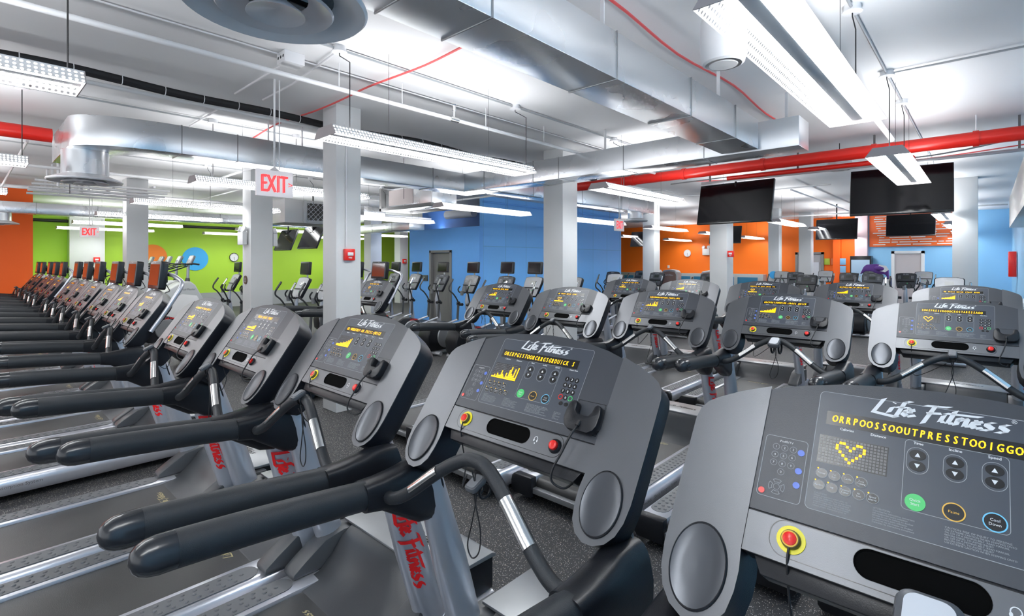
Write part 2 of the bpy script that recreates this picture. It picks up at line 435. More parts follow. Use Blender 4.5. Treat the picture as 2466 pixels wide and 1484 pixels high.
def make_treadmill(tv):
    root = thing('treadmill', 'treadmill', 'treadmill')
    # --- deck
    fr = MB(); fr.box(-.27, .27, -1.27, .60, .055, .135); fr.box(-.40, -.30, -1.2, -1.1, 0, .06); fr.box(.30, .40, -1.2, -1.1, 0, .06); fr.box(-.40, -.30, .4, .5, 0, .06); fr.box(.30, .40, .4, .5, 0, .06)
    fr.box(-.30, .30, -1.325, -1.27, .075, .115)
    fr.build('frame', COVER, root, 0.004)
    belt = MB(); prof = [(-1.24 - .045 * math.sin(R(a)), .125 + .045 * math.cos(R(a))) for a in range(0, 181, 15)]
    poly = [(.62, .17)] + prof + [(.62, .08)]
    belt.prism(poly, -.262, .262, 'x'); belt.build('belt', BELT, root)
    lg = MB(Matrix.Translation((0, .02, .1712)) @ Matrix.Rotation(math.pi, 4, 'Z')); logo(lg, 0, -.0, .24); lg.build('belt_lettering', mat('belt_ink', (.45, .38, .2), .5), root)
    for s in (-1, 1):
        m = MB()
        pr = [(s * .268, .185), (s * .268, .05), (s * .435, .05), (s * .449, .075), (s * .453, .12), (s * .447, .155), (s * .430, .178), (s * .405, .186)]
        vs = pr if s > 0 else pr[::-1]
        m.prism(vs, -1.28, .70, 'y')
        rail = m.build('side_rail', ALU, root, 0.003)
        g = MB(); g.prism(rrect(s * .358 - .058, s * .358 + .058, -1.24, .07, .055), .186, .1885)
        d = g
        y = -1.20
        while y < .03:
            for q in (-1, 0, 1):
                if abs(y - .03) < .05 and q: continue
                d.lathe([(.0105, 0), (.0085, .0035), (.004, .005), (.0003, .0052)], Matrix.Translation((s * .358 + q * .033, y + (q % 2) * .012, .1885)), 7)
            y += .052
        d.build('grip_strip', GRIP, rail)
        if s > 0:
            t = MB(Matrix(((0, 0, 1, .4535), (1, 0, 0, 0), (0, 1, 0, 0), (0, 0, 0, 1))))
            t.text('Flexdeck', -1.02, .105, .034, 0, 'l', bold=.0012); t.text('Shock Absorption System', -.86, .105, .034, 0, 'l')
            t.build('rail_lettering', mat('dark_grey_ink', (.13, .13, .14), .5), rail)
        e = MB(); e.prism([(s * .262, .19), (s * .262, .045), (s * .44, .045), (s * .458, .07), (s * .460, .13), (s * .45, .17), (s * .43, .188)][::(1 if s > 0 else -1)], -1.345, -1.28, 'y')
        e.build('rear_end_cap', BLACKP, root, 0.010)
        a = MB(); a.cyl((s * .262, -1.24, .125), (s * .292, -1.24, .125), .032, 14); a.cyl((s * .25, -1.24, .125), (s * .264, -1.24, .125), .018, 10)
        a.build('roller_bearing', CAP, root)
        # front foot cover at the upright
        h = MB(); h.prism([(.07, .187), (.075, .215), (.13, .255), (.24, .325), (.34, .345), (.52, .34), (.52, .187)], s * .455 - (.115 if s > 0 else 0), s * .455 + (.0 if s > 0 else .115), 'x')
        h.build('foot_cover', CHAR, root, 0.012)
    # motor cover
    mc = MB(); mc.prism([(.08, .172), (.20, .19), (.27, .25), (.33, .325), (.40, .365), (.69, .365), (.70, .07), (.08, .07)], -.338, .338, 'x')
    cov = mc.build('motor_cover', CHAR, root, 0.008)
    cp = MB(); cp.prism([(.385, .366), (.69, .366), (.715, .355), (.715, .338), (.70, .343), (.385, .353)], -.415, .415, 'x'); cp.build('cover_plate', COVER, cov, 0.003)
    sd = MB(); sd.box(-.405, .405, .45, .705, .19, .350); sd.build('cover_side', BLACKP, cov, 0.006)
    lg = MB(Matrix.Translation((0, .55, .3672)) @ Matrix.Rotation(0, 4, 'Z')); logo(lg, 0, 0, .3); lg.build('cover_lettering', BLK, cov)
    # uprights
    for s in (-1, 1):
        p0 = Vector((s * .425, .345, .17)); p1 = Vector((s * .405, .085, 1.035))
        m = MB(); m.tube([p0, p0.lerp(p1, .5), p1], [.051, .051, .035], 24, sy=1.38, up=(0, -1, .3))
        u = m.build('upright', UPR, root)
        c = MB(); c.tube([p0, p0.lerp(p1, .10)], .0530, 24, sy=1.37, up=(0, -1, .3)); c.build('upright_collar', UPR, u)
        b2 = MB(); q = p0.lerp(p1, .14) + Vector((s * .001, -.069, -.016)); b2.ball(q, .006); b2.build('bolt', BLACKP, u)
        if s > 0:
            L = MB(); ax = (p0 - p1).normalized()
            xdir = Vector((1, 0, 0)); xdir = (xdir - ax * xdir.dot(ax)).normalized(); ydir = ax.cross(xdir).normalized()
            if ydir.y > 0: ydir = -ydir
            def wrap(uu, tt, p1=p1, ax=ax, xdir=xdir, ydir=ydir):
                an = tt / .053 - R(18)
                o = p1 + ax * (uu + .43)
                return o + (xdir * math.cos(an) - ydir * math.sin(an) * 1.36) * .0522
            logo(L, 0, 0, .37, pen=.26, f=wrap, hs=.62)
            L.build('upright_lettering', REDT, u)
    # side arms
    for s in (-1, 1):
        b = MB()
        secs = [(-.165, .972, .048, .047), (-.10, .966, .049, .054), (-.02, .945, .050, .085), (.05, .928, .050, .112), (.12, .925, .050, .122), (.150, .93, .048, .112)]
        vs = []; n = 20
        for y, z, hx_, hz in secs:
            for k in range(n):
                a = 2 * math.pi * k / n
                e = 0.55
                cx = math.copysign(abs(math.cos(a)) ** e, math.cos(a)); sz = math.copysign(abs(math.sin(a)) ** e, math.sin(a))
                vs.append((s * .421 + hx_ * cx, y - .28 * max(0, hz * sz) * (y > 0), z + hz * sz))
        fs = [(i * n + k, i * n + (k + 1) % n, (i + 1) * n + (k + 1) % n, (i + 1) * n + k) for i in range(len(secs) - 1) for k in range(n)]
        fs += [tuple(range(n))[::-1], tuple(range((len(secs) - 1) * n, len(secs) * n))]
        b.add(vs, fs); b.build('arm_bracket', BLACKP, root, ang=50)
        a = MB(); P = [(s * .421, -.155, .973), (s * .421, -.35, .992), (s * .421, -.55, 1.008), (s * .421, -.700, 1.018)]
        a.tube(cr(P, 4), .0465, 20, sy=1.03)
        ar = a.build('handrail', PAD, root)
        c = MB(); c.tube([(s * .421, -.695, 1.018), (s * .421, -.735, 1.0195), (s * .421, -.758, 1.02), (s * .421, -.775, 1.02), (s * .421, -.786, 1.02), (s * .421, -.792, 1.02)], [.0480, .0480, .0440, .0360, .0240, .0060], 20)
        c.build('handrail_cap', CAP, ar)
    # heart rate bar
    hb = MB()
    P = [(-.40, -.075, .962), (-.345, -.095, .968), (-.27, -.085, 1.005), (-.14, -.058, 1.105), (-.055, -.040, 1.155), (0, -.035, 1.165), (.055, -.040, 1.155), (.14, -.058, 1.105), (.27, -.085, 1.005), (.345, -.095, .968), (.40, -.075, .962)]
    C = cr(P, 5)
    hb.tube(C, .0205, 14); bar = hb.build('heart_rate_bar', PAD, root)
    for s in (-1, 1):
        g = MB(); pts = [p for p in C if .13 < p.x * s < .265]
        pts = [p + Vector((0, -.001, .0)) for p in pts]
        pv = []; K = 9
        for i_, p in enumerate(pts):
            t_ = (pts[min(i_ + 1, len(pts) - 1)] - pts[max(i_ - 1, 0)]).normalized()
            a_ = Vector((0, -.55, .83)); a_ = (a_ - t_ * a_.dot(t_)).normalized(); b_ = t_.cross(a_)
            pv += [p + (a_ * math.cos(R(v)) + b_ * math.sin(R(v))) * .0216 for v in range(-60, 61, 15)]
        g.add(pv, [(i_ * K + k_, i_ * K + k_ + 1, (i_ + 1) * K + k_ + 1, (i_ + 1) * K + k_) for i_ in range(len(pts) - 1) for k_ in range(K - 1)])
        g.build('pulse_sensor', STEEL, bar)
        e = MB(); i = 0 if s < 0 else -1
        q = Vector(P[i]); q2 = Vector(P[1 if s < 0 else -2]); e.cyl(q, q.lerp(q2, .35), .024, 14); e.build('bar_collar', CAP, bar)
    # sensor pod clamped on the bar
    pod = MB(Matrix.Translation((0, -.058, 1.183)) @ Matrix.Rotation(R(25), 4, 'X'))
    pod.prism(rrect(-.022, .022, -.030, .030, .012), -.006, .012); pd = pod.build('remote_pod', mat('pod_grey', (.07, .075, .085), .35), root, 0.005)
    pf = MB(Matrix.Translation((0, -.058, 1.183)) @ Matrix.Rotation(R(25), 4, 'X')); pf.prism(rrect(-.016, .016, -.024, .024, .009), .0122, .0135); pf.build('pod_face', mat('pod_face', (.22, .225, .24), .3, .3), pd)
    cl = MB(); cl.tube([(-.014, -.035 + .023 * math.cos(R(a)), 1.162 + .023 * math.sin(R(a))) for a in range(0, 360, 30)], .004, 6, closed=True)
    cl.tube([(.014, -.035 + .023 * math.cos(R(a)), 1.162 + .023 * math.sin(R(a))) for a in range(0, 360, 30)], .004, 6, closed=True); cl.build('clamp_band', BLACKP, pd)
    ld = MB(); ld.tube(cr([(-.01, -.045, 1.14), (.004, -.04, 1.07), (-.02, -.035, .98), (-.045, -.03, .90), (-.03, -.025, .865), (.005, -.03, .90), (.015, -.035, .97), (-.004, -.04, 1.06), (.006, -.045, 1.14)], 5), .0022, 6)
    ld.build('lanyard', CABLE, root)
    # --- console
    shell_poly = [(.302, .505)] + HORN[1:] + mirror(HORN)[:-1] + TOPARC[::-1][:-1]
    shell_poly = [p for p in HORN] + mirror(HORN) + TOPARC[::-1][1:-1]
    sm = MB(CON)
    back = []
    for x, y in shell_poly:
        back.append((x * .965, .30 + (y - .30) * .965))
    n = len(shell_poly)
    lv = [(shell_poly, -.004), (shell_poly, -.070), (back, -.100)]
    vs = [(x, y, c) for pl, c in lv for x, y in pl]
    fs = [(i * n + k, i * n + (k + 1) % n, (i + 1) * n + (k + 1) % n, (i + 1) * n + k) for i in range(2) for k in range(n)]
    fs += [tuple(range(n))[::-1], tuple(range(2 * n, 3 * n))]
    sm.add(vs, fs)
    con = sm.build('console', SHELL, root, ang=40)
    for s in (-1, 1):
        h = MB(CON); pl = HORN if s > 0 else mirror(HORN); pin = inset(pl, .0015)
        m_ = len(pl)
        h.add([(x, y, -.004) for x, y in pl] + [(x, y, .0015) for x, y in inset(pl, .0012)] + [(x, y, .003) for x, y in inset(pl, .0045)],
              [(k, (k + 1) % m_, m_ + (k + 1) % m_, m_ + k) for k in range(m_)] + [(m_ + k, m_ + (k + 1) % m_, 2 * m_ + (k + 1) % m_, 2 * m_ + k) for k in range(m_)] + [tuple(range(2 * m_, 3 * m_))])
        h.build('side_panel', SILV, con, ang=60)
        sp = MB(CON @ Matrix.Translation((s * .371, .1, 0))); sp.lathe([(.0580, .0028), (.0575, .0080), (.0560, .0092), (.0545, .0082)], None, 40, 1, 1.46)
        sp.build('speaker_rim', BLACKP, con)
        sp = MB(CON @ Matrix.Translation((s * .371, .1, 0))); sp.lathe([(.0545, .0085), (.045, .0058), (.03, .0040), (.0002, .0033)], None, 40, 1, 1.46)
        sp.build('speaker_dish', SPKR, con)
    cpn = MB(CON)
    pl = TOPARC[::-1] + [(.300, .30), (.300, .243), (-.300, .243), (-.300, .30)]
    pl = pl[::-1]; m_ = len(pl)
    cpn.prism([(x * .997, y - .001) for x, y in pl], -.004, .0005); cpn.build('control_panel', PANEL, con)
    ov = MB(CON); frm = rrect(-.200, .192, .272, .521, .010); ov.flat(frm, .0009); ov.build('display_overlay', PANEL2, con)
    ln = MB(CON)
    def outline(x0, x1, y0, y1, r, w=.0011, c=.0013): p = rrect(x0, x1, y0, y1, r); ln.ring(p, inset(p, w), c)
    outline(-.200, .192, .272, .521, .010); outline(-.290, -.208, .272, .402, .008); outline(-.050, .094, .318, .449, .008, .0009)
    for a in (-.030, .023, .075): outline(a - .0165, a + .0165, .386, .436, .0160, .0008)
    ln.build('panel_outlines', INKG, con)
    lg = MB(CON); logo(lg, -.006, .505, .198, .0014, pen=.23, hs=.64); lg.text('®', .101, .512, .010, .0014); lg.build('panel_logo', INK, con)
    tx = MB(CON)
    for t, a in (('Calories', -.145), ('Distance', -.092), ('Time', -.030), ('Incline', .023), ('Speed', .075), ('Heart Rate', .140)): tx.text(t, a, .4415, .0072, .0014, bold=.0003)
    tx.text('iPod®/TV', -.249, .3905, .0066, .0014)
    for a in (-.030, .023, .075):
        tx.add([(a - .0042, .4175, .0022), (a + .0042, .4175, .0022), (a, .4255, .0022)], [(0, 1, 2)])
        tx.add([(a - .0042, .4045, .0022), (a + .0042, .4045, .0022), (a, .3965, .0022)], [(0, 1, 2)])
    num = '123456789*0#'
    for i in range(12):
        r_, c_ = divmod(i, 3)
        if i < 9 or i == 10: tx.text(num[i], .128 + c_ * .0185, .4085 - r_ * .0200, .0105, .0022, bold=.0005)
        if i < 9 or i == 10: tx.text(num[i], -.267 + c_ * .0165, .3765 - r_ * .0170, .0068, .0022)
    for t1, t2, a, b in (('Manual', '', -.178, .346), ('Fat', 'Burn', -.156, .346), ('Cardio', '', -.134, .346), ('Zone', 'Training', -.112, .346),
                         ('Random', '', -.180, .322), ('Hill', '', -.158, .322), ('Personal', 'Trainer', -.136, .322), ('Fit', 'Test', -.114, .322), ('Speed', 'Interval', -.092, .322)):
        if t2: tx.text(t1, a, b + .0005, .0044, .0022); tx.text(t2, a, b - .0042, .0044, .0022)
        else: tx.text(t1, a, b - .0015, .0044, .0022)
    tx.text('Quick', -.030, .3355, .0066, .0026); tx.text('Start', -.030, .3285, .0066, .0026)
    tx.text('Cool', .075, .3355, .0064, .0026); tx.text('Down', .075, .3285, .0064, .0026)
    tx.build('panel_lettering', INK, con)
    pz = MB(CON); pz.text('Pause', .023, .3315, .0066, .0026); pz.build('pause_lettering', AMB, con)
    fp = MB(CON)
    caps_ = (('CAUTION:', 'Obtain proper instruction prior to', 'using this equipment. Injury may result', 'from incorrect use. Stop and consult'), ('ATTENTION :', 'Consultez les instructions concernant', 'cet equipement avant utilisation', 'arretez en cas de malaise ou douleur'),
             ('CAUTION: RISK OF INJURY TO PERSONS', 'USE EXTREME CAUTION WHEN STEPPING ONTO', 'OR OFF OF A MOVING BELT. READ MANUAL', 'BEFORE USING. TO AVOID INJURY'), ('', 'Life Fitness, Inc.', 'Franklin Park, IL', 'U.S.A.'))
    for i, (a, w) in enumerate(((-.186, .085), (-.090, .10), (.012, .095), (.125, .05))):
        for j in range(7):
            t = caps_[i][min(j, 3)] if j < 4 else caps_[i][1 + (j % 3)]
            if t: fp.text(t, a, .3045 - j * .0040, .0040 if j else .0046, .0014, 'l')
    fp.build('small_print', INKG, con)
    # buttons
    kb = MB(CON)
    for a in (-.030, .023, .075):
        for b in (.4215, .4005): q = MB(CON); q.prism(ell(a, b, .0125, .0095, 18), .0009, .0018); q.build('arrow_button', BLK, con)
    for i in range(12):
        r_, c_ = divmod(i, 3)
        if i not in (9, 11): kb.prism(ell(.128 + c_ * .0185, .412 - r_ * .020, .0080, .0080, 14), .0009, .0016)
    for a in (.137, .157): kb.prism(ell(a, .332 - (a > .15) * .000, .0075, .0065, 14), .0009, .0016)
    for a, b in [(-.178 + i * .022, .346) for i in range(4)] + [(-.180 + i * .022, .322) for i in range(5)]: kb.prism(ell(a, b, .0100, .0095, 16), .0009, .0016)
    for a in (.023, .075): q = MB(CON); q.prism(ell(a, .334, .0145, .0145, 24), .0009, .0020); q.build('round_button', BLK, con)
    kb.build('keypad', BLK, con)
    rg = MB(CON)
    for a, b in [(-.178 + i * .022, .346) for i in range(4)] + [(-.180 + i * .022, .322) for i in range(5)]:
        rg.ring(ell(a, b, .0103, .0098, 16), ell(a, b, .0096, .0091, 16), .0019)
    for i in range(12):
        r_, c_ = divmod(i, 3)
        if i < 9 or i == 10: rg.ring(ell(-.267 + c_ * .0165, .379 - r_ * .017, .0068, .0068, 12), ell(-.267 + c_ * .0165, .379 - r_ * .017, .0061, .0061, 12), .0016)
    for k in range(4):
        a0 = R(90 * k); cx, cy = -.254, .2965
        P = [(cx + r * math.cos(a0 + R(t)), cy + r * math.sin(a0 + R(t))) for r, ts in ((.0155, range(-32, 33, 16)), (.0085, range(32, -33, -16))) for t in ts]
        P = P[::-1]; rg.ring(P, inset(P, -.0008), .0016)
    rg.ring(ell(-.254, .2965, .0062, .0062, 12), ell(-.254, .2965, .0055, .0055, 12), .0016)
    rg.build('button_rings', INKG, con)
    dt = MB(CON)
    for a, b in [(-.178 + i * .022, .346) for i in range(4)] + [(-.180 + i * .022, .322) for i in range(5)]: dt.flat(ell(a - .007, b + .0085, .0014, .0014, 8), .0021)
    dt.build('indicator_lights', LED, con)
    def disc(nm, a, b, r, m_, c=.0022, n=22): ck = MB(CON); ck.prism(ell(a, b, r, r, n), .0009, c); ck.build(nm, m_, con)
    def hoop(nm, a, b, r, r2, m_): ck = MB(CON); ck.ring(ell(a, b, r, r), ell(a, b, r2, r2), .0023); ck.build(nm, m_, con)
    disc('quick_start_button', -.030, .334, .0150, GRN)
    hoop('pause_ring', .023, .334, .0158, .0138, AMB); hoop('cool_down_ring', .075, .334, .0158, .0138, CYAN)
    hoop('clear_key_ring', .128, .352, .0085, .0062, REDP); hoop('enter_key_ring', .165, .352, .0085, .0062, GRN)
    for b in (.376, .338, .309): disc('blue_key', -.219, b, .0066, BLUK, .0017, 14)
    disc('power_key', -.2805, .2825, .0062, REDP, .0017, 14)
    message_mesh('OR PRESS QUICK START').build('message_display', [BLK, LED], con)
    matrix_mesh('bars').build('program_display', [BLK, LEDOFF, LED], con)
    # ledge
    lp = MB(CON)
    lo = [(-.297, .160), (.297, .160), (.297, .238), (-.297, .238)]
    cup = rrect(-.112, .072, .1825, .2335, .0254, 7)
    n = len(cup)
    # silver face with a hole for the cup slot
    outer = []
    for u, v in cup:
        cx, cy = -.02, .208
        dx_, dy_ = u - cx, v - cy
        t = min((.277 if dx_ < 0 else .317) / max(abs(dx_), 1e-6), (.048 if dy_ < 0 else .030) / max(abs(dy_), 1e-6))
        outer.append((cx + dx_ * t, cy + dy_ * t))
    corners = [(.297, .238), (-.297, .238), (-.297, .160), (.297, .160)]
    vs = [(u, v, .001) for u, v in outer] + [(u, v, .001) for u, v in cup] + [(u, v, -.045) for u, v in cup]
    fs = [(i, (i + 1) % n, n + (i + 1) % n, n + i) for i in range(n)]
    lp.add(vs, fs)
    # fill the four corners the ring leaves
    for cx_, cy_ in corners:
        best = None
        for i in range(n):
            p, q = outer[i], outer[(i + 1) % n]
            if (abs(p[0] - cx_) < 1e-4) != (abs(q[0] - cx_) < 1e-4) and abs(p[0] - q[0]) > 1e-5 and abs(p[1] - q[1]) > 1e-5:
                if min(abs(p[0] - cx_), abs(q[0] - cx_)) < 1e-4 and min(abs(p[1] - cy_), abs(q[1] - cy_)) < 1e-4: best = (p, q)
        if best: lp.add([(*best[0], .001), (*best[1], .001), (cx_, cy_, .001)], [(0, 1, 2)])
    for (p, q) in (((-.297, .160), (.297, .160)), ((.297, .160), (.297, .238)), ((.297, .238), (-.297, .238)), ((-.297, .238), (-.297, .160))):
        lp.add([(*p, .001), (*q, .001), (*q, -.004), (*p, -.004)], [(0, 1, 2, 3)])
    lp.build('lower_ledge', SILV, con, ang=30)
    cs = MB(CON); cs.add([(u, v, .0012) for u, v in cup] + [(u, v, .0012) for u, v in inset(cup, .0)] , [])
    cs = MB(CON); cs.add([(u, v, .0012) for u, v in inset(cup, -.0006)] + [(u * .97 - .0006, .208 + (v - .208) * .86, -.003) for u, v in cup],
                         [(i, (i + 1) % n, n + (i + 1) % n, n + i) for i in range(n)] + [tuple(range(n, 2 * n))])
    cs.build('cup_slot', mat('slot_shade_black', (.003, .003, .003), .9, spec=0.05), con)  # near-black matt colour stands in for the shade of a deeper recess
    gr = MB(CON); pill = rrect(-.252, .200, .1705, .2385, .030, 8); gr.ring(pill, inset(pill, .0014), .0016); gr.build('ledge_groove', BLK, con)
    es = MB(CON); es.prism(ell(-.213, .205, .0255, .0255, 32), .001, .0030); eo = es.build('safety_key_ring', YEL, con)
    ek = MB(CON @ Matrix.Translation((-.213, .205, 0)))
    ek.k = 0; ek.lathe([(.0180, .0028), (.0175, .008), (.0155, .013), (.0148, .013)], None, 28)
    ek.k = 1; ek.lathe([(.0146, .012), (.0146, .0145), (.0125, .0150), (.0120, .0145)], None, 28)
    ek.k = 2; ek.lathe([(.0122, .013), (.0118, .016), (.007, .018), (.0002, .0185)], None, 24)
    ek.build('safety_key', [mat('olive', (.10, .09, .03), .4), AMB, REDP], con)
    ec = MB(); fc = CON @ Vector((-.213, .190, .010))
    ec.tube(cr([fc, fc + Vector((-.001, -.008, -.03)), fc + Vector((0, .0, -.09)), fc + Vector((.004, .01, -.15)), fc + Vector((.03, -.03, -.20)), Vector((-.03, -.045, 1.12))], 5), .0024, 6)
    ec.build('safety_cord', CABLE, con)
    rb = MB(CON @ Matrix.Translation((.173, .204, 0)))
    rb.k = 0; rb.lathe([(.0215, .001), (.0205, .006), (.0165, .010), (.0160, .010)], None, 28)
    rb.k = 1; rb.lathe([(.0140, .009), (.0142, .014), (.0130, .0175), (.010, .0195), (.006, .0203), (.0002, .0205)], None, 28)
    rb.build('stop_button', [BLACKP, REDP], con)
    hp = MB(CON); C_ = (.098, .208)
    arc = [(C_[0] + .0075 * math.cos(R(t)), C_[1] + .0085 * math.sin(R(t))) for t in range(-20, 201, 20)]
    arc2 = [(C_[0] + .0058 * math.cos(R(t)), C_[1] + .0068 * math.sin(R(t))) for t in range(-20, 201, 20)]
    hp.add([(u, v, .0016) for u, v in arc + arc2], [(i, i + 1, len(arc) + i + 1, len(arc) + i) for i in range(len(arc) - 1)])
    for q in (-1, 1): hp.flat(ell(C_[0] + q * .0058, C_[1] - .0045, .0024, .0038, 10), .0017)
    hp.add([(C_[0] - .003, C_[1] - .011, .0016), (C_[0] + .003, C_[1] - .011, .0016), (C_[0], C_[1] - .016, .0016)], [(0, 1, 2)])
    hp.build('headphone_symbol', INK, con)
    # underside tray below the ledge
    ut = MB(CON); ut.prism([(-.297, .158), (.297, .158), (.297, .172), (-.297, .172)], -.070, .0); ut.prism([(-.26, .128), (.26, .128), (.28, .165), (-.28, .165)], -.075, -.012)
    ut.build('console_underside', BLACKP, con, 0.003)
    # phone cradle
    ol = MB(CON); p = [(.197, .262), (.292, .262), (.292, .357), (.197, .357)]; ol.ring(p, inset(p, .0012), .0012); ol.build('cradle_outline', BLK, con)
    ca = MB(CON); ca.prism([(.200, .345), (.188, .335), (.184, .312), (.184, .285), (.192, .268), (.208, .258), (.276, .258), (.292, .268), (.300, .285), (.300, .318), (.295, .338), (.284, .345), (.274, .338), (.270, .318), (.262, .306), (.225, .306), (.216, .316), (.214, .336), (.209, .344)], .0005, .030)
    ca.build('phone_cradle', BLACKP, con, 0.006)
    pg = MB(CON); pg.cyl((.243, .286, .029), (.243, .270, .034), .006, 10)
    pts = [CON @ Vector((.243, .272, .033)), CON @ Vector((.240, .235, .045)), CON @ Vector((.228, .185, .040)), CON @ Vector((.212, .135, .030)), CON @ Vector((.214, .108, .014)), CON @ Vector((.240, .105, -.010)), CON @ Vector((.250, .130, -.030))]
    pg.M = Matrix.Identity(4); pg.tube(cr(pts, 6), .0034, 8); pg.build('cradle_cable', CABLE, con)
    if tv:
        tb = MB()
        P = [(.462, .17, 1.16), (.466, .26, 1.30), (.466, .35, 1.45), (.455, .395, 1.53), (.42, .41, 1.575), (.34, .405, 1.60), (.20, .395, 1.63), (0, .39, 1.64)]
        P = P + [(-x, y, z) for x, y, z in P[:-1]][::-1]
        tb.tube(cr(P, 5), .0185, 14); tb.build('tv_arch', UPR, root)
        M = Matrix.Translation((0, .30, 1.635)) @ Matrix.Rotation(R(-6), 4, 'X')
        tvm = MB(M); po = rrect(-.19, .19, -.132, .128, .022); po2 = [(x * .93, y * .93) for x, y in po]
        tvm.prism(po, -.004, .058, 'y'); tb_ = tvm.build('tv_monitor', TVB, root, 0.008)
        sc = MB(M); sc.prism([(-.162, -.098), (.162, -.098), (.162, .098), (-.162, .098)], -.0058, -.0046, 'y'); sc.build('tv_screen', MON, tb_)
        bk = MB(); bk.box(-.06, .06, .345, .39, 1.56, 1.68); bk.build('tv_bracket', BLACKP, root, .004)
        l2 = MB(M @ Matrix.Rotation(R(90), 4, 'X')); logo(l2, 0, .112, .05, .0055); l2.build('tv_lettering', INKG, tb_)
        cb = MB(); cb.tube(cr([(0, .38, 1.56), (.05, .40, 1.50), (.10, .39, 1.48), (.12, .33, 1.46)], 5), .004, 6); cb.build('tv_cable', CABLE, root)
    return root

DISP = {}
def set_display(root, msg, mode):
    for con in root.children:
        if not con.name.startswith('console'): continue
        for ch in con.children:
            if ch.name.startswith('message_display'):
                k = ('m', msg)
                if k not in DISP:
                    o = message_mesh(msg).build('tmp', [BLK, LED]); DISP[k] = o.data; bpy.data.objects.remove(o)
                ch.data = DISP[k]
            if ch.name.startswith('program_display'):
                k = ('p', mode)
                if k not in DISP:
                    o = matrix_mesh(mode).build('tmp', [BLK, LEDOFF, LED]); DISP[k] = o.data; bpy.data.objects.remove(o)
                ch.data = DISP[k]

T_PLAIN = make_treadmill(False)
T_TV = make_treadmill(True)
used = {'p': False, 't': False}
def treadmill(kind, x, y, label, group, msg, mode):
    proto = T_PLAIN if kind == 'p' else T_TV
    o = place(proto, used[kind], (x, y, 0), 0, label, group); used[kind] = True
    set_display(o, msg, mode)
    return o
GA = 'treadmills of the front row'; GB = 'treadmills of the middle row'; GC = 'treadmills of the back row'; GT = 'screen-fitted treadmills down the left'
T0_ = treadmill('p', -.065, .978, 'largest treadmill, console cut off by the right and bottom edges, amber heart on its display', GA, 'ORRPOOSSOOUTPRESSTOOIGGOS', 'heart')
T1_ = treadmill('p', -1.10, 1.07, 'treadmill in the foreground centre, whole console in view with amber bar chart', GA, 'ORERPGSSTOORCRRGSGRDUICK S', 'bars')
for ch in T1_.children:
    if ch.name.startswith('remote_pod'): ch.location = (0, .02, -.085)
treadmill('p', -2.145, 1.04, 'front-row treadmill with its console in front of the white column carrying the fire alarm', GA, 'OR:WORKOUT:OR:PRESS:QUICK', 'rise')
treadmill('p', -3.09, .965, 'front-row treadmill in front of the second column, pale glare on its message display', GA, '   PRESS QUICK START   ', 'rows')
treadmill('p', -4.045, .91, 'leftmost front-row treadmill without a screen, next to the first one with a red-lit screen', GA, 'OR WORKOUT OR PRESS QUICK S', 'rows')
ordn = ['nearest', 'second', 'third', 'fourth', 'fifth', 'sixth', 'seventh', 'eighth', 'ninth', 'tenth', 'farthest']
for i, x in enumerate([-5.67, -6.64, -7.61, -8.58, -9.55, -10.53, -12.0, -13.1, -14.1, -15.2, -16.3]):
    treadmill('t', x, .94 + .01 * (i % 3), f'{ordn[i]} of the eleven treadmills with a raised red-reflecting screen at left, counted from the camera', GT, 'OR PRESS QUICK START', ['rows', 'rise', 'heart', 'heart', 'bars', 'rise'][i % 6])
treadmill('p', -.155, 4.21, 'middle-row treadmill at the right edge, pale console with amber heart', GB, 'SOREPRESSROOOCKOSTARESSAOO', 'heart')
B1_ = treadmill('p', -1.165, 4.22, 'middle-row treadmill below the largest hanging television, grey remote pod hanging on its bar', GB, 'ORCPRRSSOOOIOR:SROSS.QUICK', 'rise')
treadmill('p', -2.15, 4.15, 'middle-row treadmill just right of the central column, amber bar chart on a dark console', GB, 'EUDERWORKOUTCOR:PROSS:OUI', 'bars')
treadmill('p', -3.115, 4.0, 'middle-row treadmill standing in front of the central column, heart and pale message display', GB, 'OR PRESS QUICK START', 'heartbar')
treadmill('p', -4.31, 4.23, 'middle-row treadmill before the blue wall, left of the central column', GB, 'WORKOUT:OR PRESS QUICK', 'bars')
treadmill('t', -6.72, 4.0, 'treadmill with a dark raised screen just right of the fire alarm column', GB, 'OR PRESS QUICK START', 'heart')
treadmill('t', -7.75, 4.2, 'treadmill half hidden behind the fire alarm column, only its long handrails showing at left', GB, 'OR PRESS QUICK START', 'heart')
treadmill('p', -.18, 7.2, 'back-row treadmill farthest right, pale console behind the heart-display one', GC, 'OR PRESS QUICK START AROO', 'rise')
treadmill('p', -1.25, 7.62, 'back-row treadmill left of the far white column, cradle on its right side', GC, 'ORIPRESS:OUT:OP:PRESS:QUICK', 'rise')
treadmill('p', -2.20, 7.1, 'back-row treadmill with dark console and heart over a solid bar, under the left large television', GC, 'WORKOUT OR PRESS QUICK STA', 'heartbar')
treadmill('p', -3.25, 7.15, 'back-row treadmill with pale glaring program display, behind the bar chart console', GC, 'WORKOUT OR PRESS QUICK', 'rise')
treadmill('p', -4.2, 7.1, 'back-row treadmill farthest left, just right of the central column', GC, 'OR WORKOUT OR PRESS QUICK', 'heartbar')

for ch in T0_.children:
    if ch.name.startswith('remote_pod'):
        ch.scale = (2, 2, 2); ch.location = (0, .136, -1.184)
        for g_ in ch.children:
            if g_.name.startswith('pod_face'): g_.data = g_.data.copy(); g_.data.materials[0] = mat('pod_pale', (.62, .63, .66), .3)

for ch in B1_.children:
    if ch.name.startswith('remote_pod'):
        ch.scale = (1.8, 1.8, 1.8); ch.location = (0, .034, -.985)
        for g_ in ch.children:
            if g_.name.startswith('pod_face'): g_.data = g_.data.copy(); g_.data.materials[0] = mat('pod_pale', (.62, .63, .66), .3)

